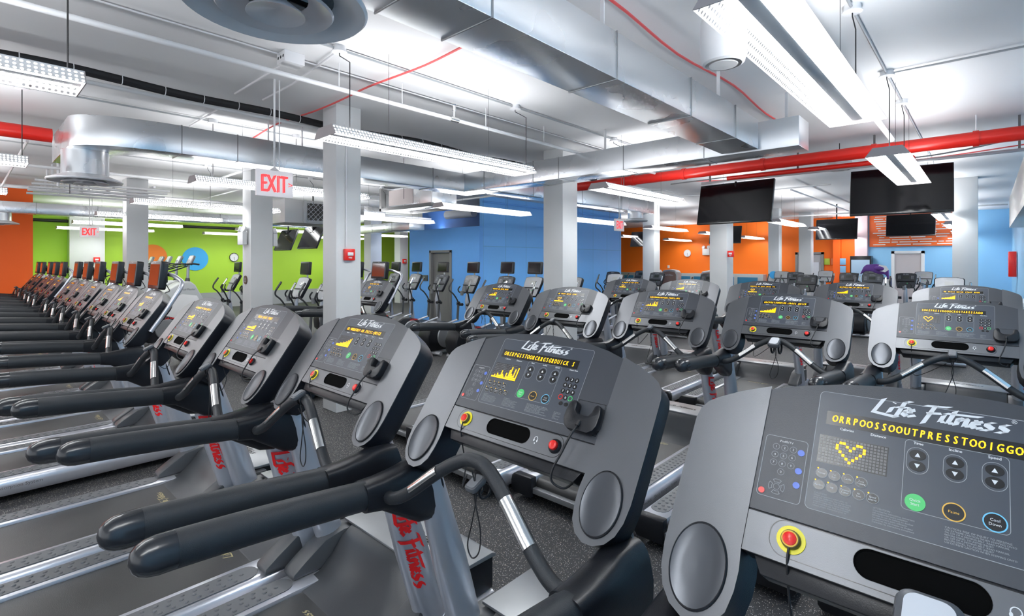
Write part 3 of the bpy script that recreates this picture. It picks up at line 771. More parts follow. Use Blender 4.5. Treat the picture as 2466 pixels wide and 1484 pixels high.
# ================================================================== ELLIPTICAL TRAINER
def make_elliptical(tv, consmat, dark):
    r = thing('elliptical_trainer', 'elliptical', 'elliptical trainer')
    b = MB(); b.box(-.05, .05, -1.9, .30, .04, .12); b.tube([(-.30, -1.85, .045), (.30, -1.85, .045)], .04, 10); b.tube([(-.28, .25, .045), (.28, .25, .045)], .04, 10)
    b.build('base_frame', ALU, r, .004)
    d = MB(); P = [(-2.02, .15), (-2.05, .35), (-1.98, .52), (-1.82, .62), (-1.62, .62), (-1.42, .55), (-1.25, .38), (-1.12, .22), (-1.10, .10), (-1.95, .08)]
    d.prism([(y, z) for y, z in P], -.16, .16, 'x'); dr = d.build('drive_housing', BLACKP, r, .03, 3)
    for s in (-1, 1):
        c = MB(Matrix.Translation((s * .175, -1.62, .34)) @ Matrix.Rotation(R(90), 4, 'Y')); c.lathe([(.0005, -.016), (.20, -.016), (.215, 0), (.20, .016), (.0005, .016)], None, 30); c.build('crank_disc', COVER, dr)
        t = MB(); t.tube([(s * .21, -1.45, .35), (s * .21, -.6, .30), (s * .20, -.05, .42)], .022, 8); t.build('pedal_arm', UPR, r)
        p = MB(); p.prism(rrect(s * .21 - .07, s * .21 + .07, -1.05, -.68, .04), .345, .375); p.build('pedal', BLACKP, r, .008)
        l = MB(); l.tube([(s * .20, -.05, .40), (s * .20, -.02, .80)], .028, 8); l.build('swing_link', CHAR, r)
        h = MB(); h.tube(cr([(s * .20, -.02, .80), (s * .215, -.06, .90), (s * .26, -.13, 1.02), (s * .31, -.20, 1.10), (s * .33, -.18, 1.20), (s * .32, -.08, 1.36)], 4), .017, 8); ha = h.build('moving_handle', PAD, r)
        g = MB(); g.tube([(s * .33, -.175, 1.21), (s * .32, -.085, 1.35)], .021, 8); g.build('handle_grip', STEEL if s > 0 else CHAR, ha)
        f = MB(); f.tube(cr([(s * .05, .05, 1.04), (s * .12, -.04, 1.05), (s * .14, -.08, 1.12), (s * .10, -.05, 1.20)], 4), .015, 8); f.build('fixed_handle', PAD, r)
        k = MB(); k.ball((s * .20, -.02, .80), .045); k.tube([(s * .08, 0, .77), (s * .25, 0, .77)], .034, 10); k.build('pivot_boot', BLACKP, r)
    m = MB(); m.tube([(0, .16, .08), (0, .10, .6), (0, .06, .85), (0, .10, 1.10)], [.055, .05, .045, .03], 12); m.build('mast', UPR, r)
    cu = MB(); cu.lathe([(.034, 0), (.042, .10), (.038, .10), (.032, .01)], Matrix.Translation((-.02, -.07, .99)), 14, cap=True); cu.build('cup_holder', COVER, r)
    M = Matrix.Translation((0, .06, 1.05)) @ Matrix.Rotation(R(64), 4, 'X')
    c = MB(M); P = [(-.19, 0), (.19, 0), (.205, .05), (.235, .30), (.235, .40), (.22, .43), (.12, .448), (0, .452), (-.12, .448), (-.22, .43), (-.235, .40), (-.235, .30), (-.205, .05)]
    c.prism(P, -.06, 0); co = c.build('console', SHELL, r, .012)
    f = MB(M); f.prism([(x * .93, y * .94 + .012) for x, y in P], 0, .004); f.build('console_face', consmat, co)
    s_ = MB(M); s_.prism([(-.20, .178), (.20, .178), (.20, .192), (-.20, .192)], .004, .028); s_.build('reading_ledge', BLACKP, co)
    e = MB(M); e.flat([(-.07, .27), (.07, .27), (.07, .35), (-.07, .35)], .0055); e.build('console_display', mat('display_green', (.03, .035, .03), .2) if dark else mat('display_pale', (.35, .36, .34), .2), co)
    k = MB(M)
    for i in range(3):
        for j in range(4):
            for a in (-.17, .12): k.flat(ell(a + i * .022, .35 - j * .028, .007, .007, 8), .0055)
    logo(k, 0, .405, .13, .0055); k.build('console_keys', INKG, co)
    g = MB(M); g.flat(ell(.035, .13, .012, .012, 10), .0055); g.build('start_key', GRN, co)
    l = MB(Matrix(((0, 0, 1, .162), (1, 0, 0, -1.55), (0, 1, 0, .57), (0, 0, 0, 1)))); logo(l, 0, 0, .20, 0.0); l.build('housing_lettering', REDT, dr)
    if tv:
        t = MB(); t.tube(cr([(0, .16, 1.28), (.0, .30, 1.42), (0, .30, 1.55)], 4), .018, 8); t.build('tv_post', UPR, r)
        M2 = Matrix.Translation((0, .25, 1.635)) @ Matrix.Rotation(R(-5), 4, 'X')
        v = MB(M2); v.prism(rrect(-.19, .19, -.132, .128, .022), -.004, .055, 'y'); tvb = v.build('tv_monitor', TVB, r, .008)
        q = MB(M2); q.prism([(-.160, -.098), (.160, -.098), (.160, .098), (-.160, .098)], -.0058, -.0046, 'y'); q.build('tv_screen', TVS, tvb)
    return r
FD = mat('console_face_dark', (.045, .05, .058), .35); FS = mat('console_face_silver', (.34, .35, .37), .35, .4); FK = mat('console_face_black', (.016, .018, .022), .3)
E_TV = make_elliptical(True, FD, True); E_D = make_elliptical(False, FD, True); E_S = make_elliptical(False, FS, False); E_K = make_elliptical(False, FK, True); E_TS = make_elliptical(True, FS, False)
eu = {}
def ellip(key, proto, x, y, label, group):
    o = place(proto, eu.get(key, False), (x, y, 0), 0, label, group); eu[key] = True; return o
GE = 'screen-fitted elliptical trainers before the blue partition'; GL = 'elliptical trainers before the green wall'; GR = 'cardio machines in the far right bay'
for k, (x, y, t) in enumerate([(-12.06, 8.0, 'directly right of the narrow far columns'), (-11.1, 8.0, 'at the left end of the blue partition'), (-9.95, 7.95, 'before the left side of the grey door'), (-8.85, 7.95, 'just right of the grey door')]):
    ellip('t', E_TV, x, y, 'elliptical trainer with raised dark screen, ' + t, GE)
ellip('t', E_TV, -7.75, 7.95, 'elliptical trainer with black screen, left of the two against the tall bright blue wall', GE)
ellip('ts', E_TS, -6.95, 7.95, 'elliptical trainer with black screen and silver console, beside the central column', GE)
ellip('d', E_D, -6.2, 8.3, 'elliptical trainer without a screen, half cut off by the left edge of the central column', GR)
ellip('ts', E_TS, -9.05, 4.5, 'elliptical trainer with silver console, closest to the left side of the fire alarm column', GL)
ellip('ts', E_TS, -10.1, 4.5, 'elliptical trainer with reddish screen between the exit sign column and the fire alarm column', GL)
ellip('ts', E_TS, -12.8, 4.6, 'elliptical trainer partly hidden by the left edge of the exit sign column', GL)
ellip('ts', E_TS, -14.1, 4.6, 'elliptical trainer with green-reflecting screen, below the wall clock on the green wall', GL)
for key, pr, x, y, t in [('d', E_D, -8.9, 14.2, 'dark console farthest left, against the blue wall edge'), ('s', E_S, -7.1, 11.4, 'silver console before the blue wall edge, right of the central column'), ('d', E_D, -9.2, 16.6, 'dark console at the corner of blue and orange walls'),
                         ('d', E_D, -7.3, 14.1, 'dark console before the first narrow column past the blue wall'), ('d', E_D, -5.36, 13.2, 'console overlapping the foot of the broad white column'),
                         ('s', E_S, -5.0, 18.4, 'silver console under the small blue round sign column'), ('d', E_D, -4.35, 17.4, 'dark console partly hidden behind the black one at the grey column'),
                         ('k', E_K, -3.24, 13.9, 'black console nearest, before the grey column and grey door'), ('s', E_S, -4.3, 21.2, 'silver console below the coloured leaflets'),
                         ('k', E_K, -2.95, 17.4, 'black console before the orange pilaster'), ('d', E_D, -2.95, 21.3, 'dark console below the glass-fronted cooler'), ('d', E_D, -2.22, 16.2, 'dark console left of the white framed board'),
                         ('k', E_K, -1.66, 17.8, 'black console below the white door'), ('s', E_S, -1.50, 21.0, 'silver console to the right of the white door'), ('s', E_S, -.55, 13.2, 'pale silver console at the foot of the far right column')]:
    ellip(key, pr, x, y, 'far elliptical trainer, ' + t, GR)

# ================================================================== STAIR CLIMBERS
def make_climber():
    r = thing('stair_climber', 'climber', 'stair climber')
    b = MB(); P = [(-1.35, .0), (-1.30, .35), (-.55, 1.00), (-.20, 1.20), (.0, 1.24), (.12, 1.14), (.42, .55), (.46, .0)]
    b.prism(P, -.36, .36, 'x'); bo = b.build('body', SMGREY, r, .03, 3)
    for s in (-1, 1):
        p = MB(); p.prism([(-.9, .14), (-.5, .75), (-.2, .90), (.15, .85), (.36, .45), (.36, .14)], s * .361, s * .372, 'x'); p.build('side_cover', WHITE, bo, .003)
        h = MB(); h.tube(cr([(s * .10, .0, 1.66), (s * .30, -.08, 1.64), (s * .36, -.30, 1.56), (s * .37, -.80, 1.38), (s * .37, -1.05, 1.25), (s * .36, -1.10, .9)], 4), .018, 8); h.build('handrail', PAD, r)
        a = MB(); a.tube(cr([(s * .08, .0, 1.70), (s * .25, .10, 1.71), (s * .34, .22, 1.69)], 4), .024, 8); a.build('front_handle', PAD, r)
    for i in range(4):
        t = MB(); t.box(-.26, .26, -1.42 + i * .24, -1.16 + i * .24, .22 + i * .20, .25 + i * .20); t.build('step', CHAR, r, .004)
    c = MB(); c.tube([(0, .02, 1.18), (0, .03, 1.32)], [.075, .05], 12); c.build('post_boot', CHAR, r)
    m = MB(); m.tube([(0, .03, 1.22), (0, .04, 1.55), (0, .06, 1.82)], .038, 12); m.build('console_post', UPR, r)
    M = Matrix.Translation((0, .02, 1.70)) @ Matrix.Rotation(R(66), 4, 'X')
    k = MB(M); k.prism(rrect(-.17, .17, 0, .27, .05), -.07, 0); kk = k.build('console', COVER, r, .015)
    f = MB(M); f.prism(rrect(-.14, .14, .03, .24, .03), 0, .003); f.build('console_face', mat('climber_face', (.6, .62, .66), .3), kk)
    t = MB(Matrix(((0, 0, 1, .363), (1, 0, 0, -.05), (0, 1, 0, 1.0), (0, 0, 0, 1)))); t.text('StairMaster', 0, 0, .075, .0); t.build('body_lettering', mat('dark_grey_ink', (.13, .13, .14), .5), bo)
    return r
CL = make_climber()
for i, (x, t) in enumerate([(-16.1, 'rightmost, its console in front of the blue circle'), (-17.2, 'second from the right, between the two circles'), (-18.3, 'middle one, console over the orange circle'), (-19.2, 'fourth from the right'), (-20.4, 'leftmost, beside the wide column')]):
    o = place(CL, i > 0, (x, 4.25, 0), 0, 'grey stair climber, ' + t, 'stair climbers by the green wall')

# ================================================================== SETTING
def struct(name, mb, m, bevel=0.0, label=None):
    o = mb.build(name, m, None, bevel); o['kind'] = 'structure'
    if label: o['label'] = label
    return o
struct('floor', MB().box(-26, 3, -6, 28, -.1, 0), FLOOR)
struct('ceiling', MB().box(-26, 3, -6, 28, CEIL, CEIL + .15), CEILM)
b = MB(); b.box(-17.7, -17.5, -6, 1.27, 0, CEIL); struct('wall_left', b, ORANGE)
struct('wall_green', MB().box(-22.2, -22.0, 1.0, 28, 0, CEIL), GREEN)
struct('wall_recess', MB().box(-22.0, -17.7, 1.0, 1.27, 0, CEIL), GREEN)
struct('baseboard_green', MB().box(-22.0, -21.97, 1.27, 28, 0, .58), GREYB)
struct('wall_blue', MB().box(-10.35, -10.25, 9.85, 17.2, 0, CEIL), BLUE)
# partition with a doorway
X0, X1, DY = -13.4, -10.2, 9.7
DX0, DX1 = -12.32, -11.40
b = MB(); b.box(X0, DX0, DY, DY + .15, 0, 2.75); b.box(DX1, X1, DY, DY + .15, 0, 2.75); b.box(DX0, DX1, DY, DY + .15, 2.06, 2.75); b.box(X0, X0 + .15, DY + .15, 12, 0, 2.75)
struct('wall_partition', b, BLUEP)
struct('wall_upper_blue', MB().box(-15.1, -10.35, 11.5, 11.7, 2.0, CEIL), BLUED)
b = MB(); b.box(DX0 + .02, DX1 - .02, DY + .06, DY + .11, .01, 2.02); dd = struct('door_1', b, DOORG)
f = MB(); f.box(DX0 - .05, DX0 + .03, DY - .03, DY + .12, 0, 2.10); f.box(DX1 - .03, DX1 + .05, DY - .03, DY + .12, 0, 2.10); f.box(DX0 - .05, DX1 + .05, DY - .03, DY + .12, 2.03, 2.11); f.build('door_frame', FRAMEG, dd, .004)
h = MB(); h.box(DX0 + .06, DX0 + .18, DY - .01, DY + .06, .98, 1.02); h.build('door_handle', STEEL, dd, .004)
# far wall: orange then light blue
struct('wall_back', MB().box(-22, -3.86, 24.5, 24.7, 0, CEIL), ORANGE2)
struct('wall_back_right', MB().box(-3.45, .62, 24.5, 24.7, 0, CEIL), BLUEL)
struct('trim_1', MB().box(-4.6, -4.35, 24.2, 24.5, 0, CEIL), ORANGE)
struct('trim_2', MB().box(-3.86, -3.45, 24.25, 24.5, 0, CEIL), mat('pink_white', (.85, .66, .68), .5))
b = MB(); b.box(.62, .80, -3, 24.7, 0, CEIL); struct('wall_right', b, BLUEL)
struct('trim_3', MB().box(.30, .62, 4.5, 13.0, 2.38, 2.92), WHITE)
b = MB(); b.box(-2.62, -1.78, 24.42, 24.5, 0, 2.10); d2 = struct('door_2', b, mat('door_pale', (.55, .5, .5), .4))
f = MB(); f.box(-2.70, -2.60, 24.38, 24.5, 0, 2.18); f.box(-1.80, -1.70, 24.38, 24.5, 0, 2.18); f.box(-2.7, -1.7, 24.38, 24.5, 2.08, 2.18); f.build('door_frame', WHITE, d2, .004)
b = MB(); b.box(-5.95, -5.05, 24.42, 24.5, 0, 2.10); d3 = struct('door_3', b, mat('door_mid', (.42, .42, .44), .4))
f = MB(); f.box(-6.03, -5.93, 24.38, 24.5, 0, 2.18); f.box(-5.07, -4.97, 24.38, 24.5, 0, 2.18); f.box(-6.03, -4.97, 24.38, 24.5, 2.08, 2.18); f.build('door_frame', FRAMEG, d3, .004)
b = MB(); b.box(-5.55, -5.15, 24.405, 24.42, .9, 1.75); b.build('door_notice', mat('notice', (.62, .66, .72), .4), d3)
# orange board with rows of white text on the far wall
def text_rows():
    m = mat('text_board', (.90, .16, .03), .5)
    nt = m.node_tree; bs = nt.nodes['Principled BSDF']
    return m
bd = MB(); bd.box(-3.40, -.60, 24.42, 24.49, 2.36, CEIL - .02); o = bd.build('wall_banner', text_rows(), None, .003); tag(o, 'wide orange wall banner covered with rows of small white text, high on the far wall', 'banner')
tr = MB(Matrix(((1, 0, 0, 0), (0, 0, -1, 24.417), (0, 1, 0, 0), (0, 0, 0, 1))))
rr = random.Random(3)
for j in range(13):
    x = -3.35 + rr.random() * .3; z = 2.42 + j * .09
    while x < -.7:
        w = .12 + rr.random() * .5; w = min(w, -.65 - x)
        tr.flat([(x, z), (x + w, z), (x + w, z + .035), (x, z + .035)], 0)
        x += w + .05 + (rr.random() * .5 if rr.random() < .4 else 0)
tr.build('banner_text_rows', INK, o)
# columns
def column(name, x1, y0, w, label, x0=None):
    b = MB(); b.box(x1 - w, x1, y0, y0 + w, 0, CEIL)
    o = b.build(name, COLM, None, .006); o['kind'] = 'structure'; o['label'] = label; return o
for i, (x1, y0, w, t) in enumerate([(-5.54, 2.98, .32, 'white square column with a red fire alarm, left of centre'), (-5.0, 6.6, .40, 'white square column at the centre of the room'), (-10.0, 3.68, .40, 'white column behind the exit sign'),
                                    (-13.8, 2.5, .40, 'white column before the green wall'), (-7.8, 15.1, .40, 'narrow far column right of the blue wall'), (-4.6, 12.6, .42, 'broad white column left of the smaller televisions'),
                                    (-5.2, 19.0, .34, 'far column with a small round blue sign'), (-4.75, 21.3, .40, 'far grey column before the grey door'), (-.14, 14.9, .42, 'wide column at the far right'), (-15.0, 9.3, .42, 'far column left of the blue partition'),
                                    (-18.5, 12.9, .42, 'farthest column, beside the blue partition'), (-21.55, 2.42, .90, 'white pilaster on the green wall')]):
    o = column('trim_%d' % (i + 4), x1, y0, w, t)

# ================================================================== CEILING FIXTURES
def make_fixture():
    r = thing('ceiling_light', 'light', 'light')
    L = 1.22
    h = MB(); h.box(-.115, .115, -L, L, .075, .083); h.build('housing', WHITE, r)
    sp = MB(); sp.prism([(-.040, .076), (-.034, .026), (.034, .026), (.040, .076)], -L, L, 'y'); sp.build('spine', mat('spine_grey', (.45, .46, .48), .4), r, .004)
    for s in (-1, 1):
        f = MB(); f.add([(s * .115, -L, .080), (s * .115, L, .080), (s * .175, L, .0), (s * .175, -L, .0)], [(0, 1, 2, 3)])
        f.build('reflector_wing', PERF, r)
        e = MB(); e.prism([(-.115, .083), (-.175, 0), (-.16, -.002), (.16, -.002), (.175, 0), (.115, .083)], s * L - .003, s * L + .003, 'y')
        e.build('end_plate', ENDG, r)
        t = MB()
        for a, b_ in ((-L + .02, -.015), (.015, L - .02)): t.tube([(s * .074, a, .040), (s * .074, b_, .040)], .0165, 8)
        t.build('fluorescent_tube', LAMPM, r)
        w = MB(); w.tube([(0, s * .62, .08), (0, s * .62, CEIL - 2.76)], .0018, 5); w.build('hanger_wire', CABLE, r)
    ld = bpy.data.lights.new('added_uplight', 'AREA'); ld.shape = 'RECTANGLE'; ld.size = .20; ld.size_y = 2.3; ld.energy = UPL; ld.color = (0.97, 0.98, 1.0)
    lo = bpy.data.objects.new('added_uplight', ld); COL.objects.link(lo); lo.parent = r; lo.location = (0, 0, .10); lo.rotation_euler = (math.pi, 0, 0)  # added area lamp aimed at the ceiling; the housing below has no opening
    return r
FX = make_fixture(); fu = False
GF = 'hanging fluorescent fixtures'
fx_lines = [-.69, -3.9, -7.35, -10.65, -14.0, -17.3, -20.5]
lineword = ['right-hand', 'second', 'third', 'fourth', 'fifth', 'sixth', 'far left']
posw = ['behind the camera side', 'nearest the front', 'second from the front', 'third from the front', 'fourth from the front', 'fifth from the front', 'rearmost']
for i, x in enumerate(fx_lines):
    for j in range(-1, 6):
        yc = 3.22 + 3.95 * j
        if x < -17.0 and yc < 1.5: continue
        if i == 3 and 9 < yc < 17: continue
        if i >= 4 and yc > 15: continue
        if yc > 24.2: continue
        lab = f'hanging two-tube fluorescent light, {posw[j + 1]} in the {lineword[i]} line of lights'
        if (i, j) == (0, 0): lab = 'largest hanging fluorescent light, glaring white at the top right'
        if (i, j) == (1, 0): lab = 'long hanging fluorescent light in front of the white column with the fire alarm'
        if (i, j) == (1, -1): lab = 'hanging fluorescent light cut off by the left edge near the top'
        if (i, j) == (0, 1): lab = 'short-looking pair of bright tubes just above the largest television'
        place(FX, fu, (x, yc, 2.76), 0, lab, GF); fu = True

# ducts
def duct_box(name, boxes, label, seams=(), extra=None):
    b = MB()
    for q in boxes: b.box(*q)
    r = b.build(name, GALV, None, .006); tag(r, label, 'duct')
    if seams:
        s = MB()
        for q in seams: s.box(*q)
        s.build('duct_flange', SEAM, r, .002)
    return r
DZ0, DZ1 = 3.0, 3.325
def ysm(x0, x1, ys, z0=DZ0, z1=DZ1): return [(x0 - .006, x1 + .006, y - .005, y + .005, z0 - .006, z1 + .006) for y in ys]
def xsm(y0, y1, xs, z0=DZ0, z1=DZ1): return [(x - .005, x + .005, y0 - .006, y1 + .006, z0 - .006, z1 + .006) for x in xs]
duct_box('air_duct', [(-2.25, -1.85, -3, 6.0, DZ0, DZ1)], 'large galvanized duct running from the top centre away to the right', ysm(-2.25, -1.85, [-1, .2, 1.42, 1.85, 3.05, 4.25, 5.3]))
duct_box('air_duct', [(-7.18, -1.47, 6.1, 6.5, DZ0, DZ1)], 'galvanized cross duct in front of the central column', xsm(6.1, 6.5, [-6.3, -5.2, -4.7, -3.6, -2.5]))
# left duct with elbow
b = MB()
P = [(-6.80, 6.1), (-6.80, 1.75)]
for a in range(10, 91, 10): P.append((-7.25 + .45 * math.cos(R(-a)), 1.75 + .95 * math.sin(R(-a))))
P += [(-8.6, .80), (-8.6, 1.25), (-7.5, 1.25), (-7.18, 1.45), (-7.18, 6.1)]
b.prism(P, DZ0, DZ1); dl = b.build('air_duct', GALV, None, .004, ang=30); tag(dl, 'galvanized duct on the left with a rounded elbow end', 'duct')
s = MB(); 
for q in ysm(-7.18, -6.80, [1.75, 2.35, 4.0, 5.4]): s.box(*q)
s.build('duct_flange', SEAM, dl, .002)
duct_box('air_duct', [(-6.70, -6.30, 6.55, 12.2, DZ0, DZ1)], 'galvanized duct continuing beyond the central column above the blue wall', ysm(-6.7, -6.3, [7.4, 9, 10.6]))
duct_box('air_duct', [(-16.2, -15.8, -3, 9, 2.85, 3.10)], 'far left galvanized duct before the orange and green walls', ysm(-16.2, -15.8, [1.2, 2.3, 5], 2.85, 3.10))
duct_box('air_duct', [(-14.2, -11.1, 6.7, 7.3, 2.90, 3.12)], 'wide flat galvanized duct above the blue partition', xsm(6.7, 7.3, [-12.4, -11.6], 2.90, 3.12))
duct_box('air_duct', [(-14.2, -11.2, 8.1, 8.6, 2.62, 2.84)], 'low galvanized duct at the left end of the blue partition', xsm(8.1, 8.6, [-13, -12], 2.62, 2.84))
# diffusers
def diffuser(x, y, z, top, label, R0=.345):
    r = thing('ceiling_diffuser', label, 'air diffuser', (x, y, z))
    n = MB(); n.lathe([(R0 * .62, top - z), (R0 * .62, .05)], None, 36); n.build('neck', GALV, r)
    o = MB(); o.lathe([(R0 * .62, .075), (R0 * .80, .050), (R0 * .985, .022), (R0, .010), (R0 * .97, .0), (R0 * .90, .004), (R0 * .74, .030), (R0 * .62, .06)], None, 48); o.build('outer_ring', mat('diffuser_white', (.82, .82, .84), .3), r)
    m = MB(); m.lathe([(R0 * .36, .055), (R0 * .55, .015), (R0 * .62, -.006), (R0 * .60, -.014), (R0 * .52, -.004), (R0 * .34, .04)], None, 44); m.build('middle_ring', mat('diffuser_grey', (.74, .73, .75), .28, .3), r)
    i = MB(); i.lathe([(.012, .10), (R0 * .12, .03), (R0 * .30, -.02), (R0 * .31, -.028), (R0 * .26, -.022), (.0005, -.004)], None, 36); i.build('centre_cone', mat('diffuser_grey', (.74, .73, .75), .28, .3), r)
    s = MB()
    for a in range(0, 360, 60): s.box(-.004, .004, .02, R0 * .66, .045, .065) if a == 0 else s.add([Matrix.Rotation(R(a), 3, 'Z') @ Vector(v) for v in [(-.004, .02, .045), (.004, .02, .045), (.004, R0 * .66, .045), (-.004, R0 * .66, .045), (-.004, .02, .065), (.004, .02, .065), (.004, R0 * .66, .065), (-.004, R0 * .66, .065)]], [(0, 3, 2, 1), (4, 5, 6, 7), (0, 1, 5, 4), (1, 2, 6, 5), (2, 3, 7, 6), (3, 0, 4, 7)])
    s.build('spider', BLACKP, r)
    return r
diffuser(-2.03, .84, 2.74, 3.0, 'large round air diffuser cut off by the top edge')
diffuser(-7.50, .98, 2.66, 3.0, 'round air diffuser hanging from the left duct elbow')
diffuser(-6.50, 11.6, 2.78, 3.0, 'small round air diffuser right of the central column', .30)
diffuser(-16.0, .6, 2.60, 2.85, 'round air diffuser at the left edge before the orange wall')

# pipes and cables
def pipe(name, pts, r, m, label, cat='pipe', smooth=0, n=12):
    b = MB(); b.tube(cr(pts, smooth) if smooth else pts, r, n); o = b.build(name, m); tag(o, label, cat); return o
rp = pipe('sprinkler_main', [(-6.27, 8.66, 3.3), (.6, 8.66, 3.3)], .088, RED, 'thick red sprinkler pipe crossing the right half of the ceiling', n=20)
for x in (-4.9, -3.9, -2.6, -1.15, -.1): c = MB(); c.tube([(x - .03, 8.66, 3.3), (x + .03, 8.66, 3.3)], .100, 20); c.build('pipe_clamp', RED, rp)
for x in (-4.9, -2.6, -.1): c = MB(); c.cyl((x, 8.66, 3.39), (x, 8.66, CEIL), .008, 6); c.build('hanger_rod', PIPEW, rp)
c = MB(); c.tube(cr([(-3.2, 8.78, 3.16), (-1.4, 8.78, 3.16), (-.75, 8.78, 3.16)], 3), .035, 12); c.ball((-.75, 8.78, 3.16), .045); c.build('branch_pipe', RED, rp)
pipe('sprinkler_main', [(-8.4, -4, 3.3), (-8.4, .78, 3.3)], .085, RED, 'thick red sprinkler pipe at the left edge, ending at the duct elbow', n=18)
sp = pipe('sprinkler_branch', [(-4.41, -4, 3.36), (-4.41, 8.56, 3.36)], .022, PIPEW, 'long white sprinkler pipe crossing the ceiling from the upper left')
for y in (.1, 2.4, 3.1, 4.3, 5.4): c = MB(); c.cyl((-4.41, y, 3.36), (-4.41, y, CEIL), .005, 6); c.build('hanger_rod', PIPEW, sp)
c = MB(); c.cyl((-4.41, 3.8, 3.36), (-4.41, 3.8, 3.48), .013, 10); c.cyl((-4.41, 3.8, 3.46), (-4.41, 3.8, 3.52), .02, 10); c.cyl((-4.41, 3.8, 3.53), (-4.41, 3.8, 3.535), .022, 12); c.cyl((-4.41, 3.74, 3.36), (-4.41, 3.86, 3.36), .030, 12); c.build('sprinkler_head', STEEL, sp)
pts = [(-6.05 + .05 * math.sin(y * 1.7), y, 3.475 + .015 * math.sin(y * 3.1)) for y in [v * .35 for v in range(-8, 27)]]
bc = MB(); bc.tube(cr(pts, 3), .042, 10); o = bc.build('cable_bundle', CABLE); tag(o, 'thick black cable bundle tied along the ceiling at upper left', 'cable')
c = MB()
for k in range(24):
    p = Vector(pts[k + 6]); c.tube([(p.x + .046 * math.cos(R(a)), p.y, p.z + .046 * math.sin(R(a))) for a in range(0, 360, 45)], .004, 5, closed=True)
c.build('cable_ties', PIPEW, o)
pipe('sprinkler_branch', [(-6.22, -3, 3.45), (-6.22, 5.9, 3.45)], .022, PIPEW, 'white pipe running beside the black cable bundle')
pipe('ceiling_conduit', [(-4.56, -3, 3.58), (-4.56, 9, 3.58)], .007, PIPEW, 'thin grey conduit nearest the long white sprinkler pipe', 'conduit', n=6)
pipe('red_cable', [(-1.93, -1, 3.57), (-1.90, 1.0, 3.55), (-1.95, 2.0, 3.53), (-1.90, 3.0, 3.56), (-1.95, 4.2, 3.54), (-1.90, 5.4, 3.56), (-1.95, 6.6, 3.54), (-1.92, 8, 3.56)], .011, REDC, 'red cable following the top of the large duct', 'cable', 4, 6)
pipe('red_cable', [(-2.3, 2.9, 3.57), (-3.0, 2.84, 3.545), (-3.8, 2.92, 3.565), (-4.6, 2.84, 3.54), (-5.3, 2.9, 3.56), (-5.9, 2.88, 3.55), (-6.8, 2.84, 3.565), (-7.8, 2.9, 3.55)], .011, REDC, 'red cable crossing the ceiling above the fire alarm column', 'cable', 4, 6)
pipe('red_cable', [(-4.5, 10.5, 3.45), (-3.4, 10.6, 3.40), (-2.2, 10.5, 3.46), (-.8, 10.6, 3.42), (.4, 10.5, 3.46)], .010, REDC, 'faint red cable behind the hanging televisions', 'cable', 4, 6)
def conduit_line(x, ys, xl, label, y0=-3, y1=9.0, right=None):
    o = pipe('ceiling_conduit', [(x, y0, 3.575), (x, y1, 3.575)], .011, mat('conduit_grey', (.45, .46, .47), .35, .4), label, 'conduit', n=8)
    for y in ys:
        j = MB(); j.lathe([(.055, CEIL), (.055, CEIL - .045), (.065, CEIL - .046), (.065, CEIL - .052), (.0005, CEIL - .056)], Matrix.Translation((x, y, 0)), 20); j.build('junction_box', PIPEW, o)
        w = MB(); w.tube([(x, y, 3.545), (x, y, 3.52), (xl, y, 3.42), (xl, y, 2.84)], .0045, 5); w.build('lamp_cord', CABLE, o)
    return o
conduit_line(-4.07, [.43, 2.22, 4.45, 6.62], -3.9, 'ceiling conduit with round boxes above the second line of lights')
conduit_line(-.71, [4.37, 6.1, 7.3], -.69, 'ceiling conduit with round boxes above the largest light', y1=12)
conduit_line(-7.35, [.45, 2.24, 3.33, 5.2], -7.35, 'ceiling conduit with round boxes above the third line of lights')
conduit_line(-10.8, [1.2, 3.2, 5.2, 7.0], -10.65, 'ceiling conduit with round boxes above the fourth line of lights')
G_ = mat('conduit_grey', (.45, .46, .47), .35, .4)
pipe('ceiling_conduit', [(-.7, 6.1, 3.57), (.6, 6.1, 3.57)], .010, G_, 'short conduit reaching from a round box to the right edge', 'conduit', n=8)
pipe('ceiling_conduit', [(-4.62, 2.03, 3.57), (-5.95, 2.03, 3.57)], .011, PIPEW, 'conduit between the three-hole box and the black cable bundle', 'conduit', n=8)
pipe('ceiling_conduit', [(-4.07, 2.22, 3.57), (-5.2, 2.32, 3.57), (-5.95, 2.32, 3.57)], .011, PIPEW, 'bent conduit leaving the round box right of the large diffuser', 'conduit', n=8)
pipe('ceiling_conduit', [(-6.25, 2.1, 3.57), (-7.8, 2.1, 3.57)], .011, PIPEW, 'conduit passing above the left duct', 'conduit', n=8)
jb = MB(); jb.box(-4.62, -4.46, 1.92, 2.10, 3.50, 3.60); o = jb.build('junction_box', PIPEW, None, .004); tag(o, 'white rectangular ceiling box with three round holes', 'junction box')
h = MB()
for q in (-.05, 0, .05): h.lathe([(.014, 0), (.0003, .0008)], Matrix.Translation((-4.54 + q, 1.9195, 3.55)) @ Matrix.Rotation(R(90), 4, 'X'), 12)
h.build('knockout', BLK, o)
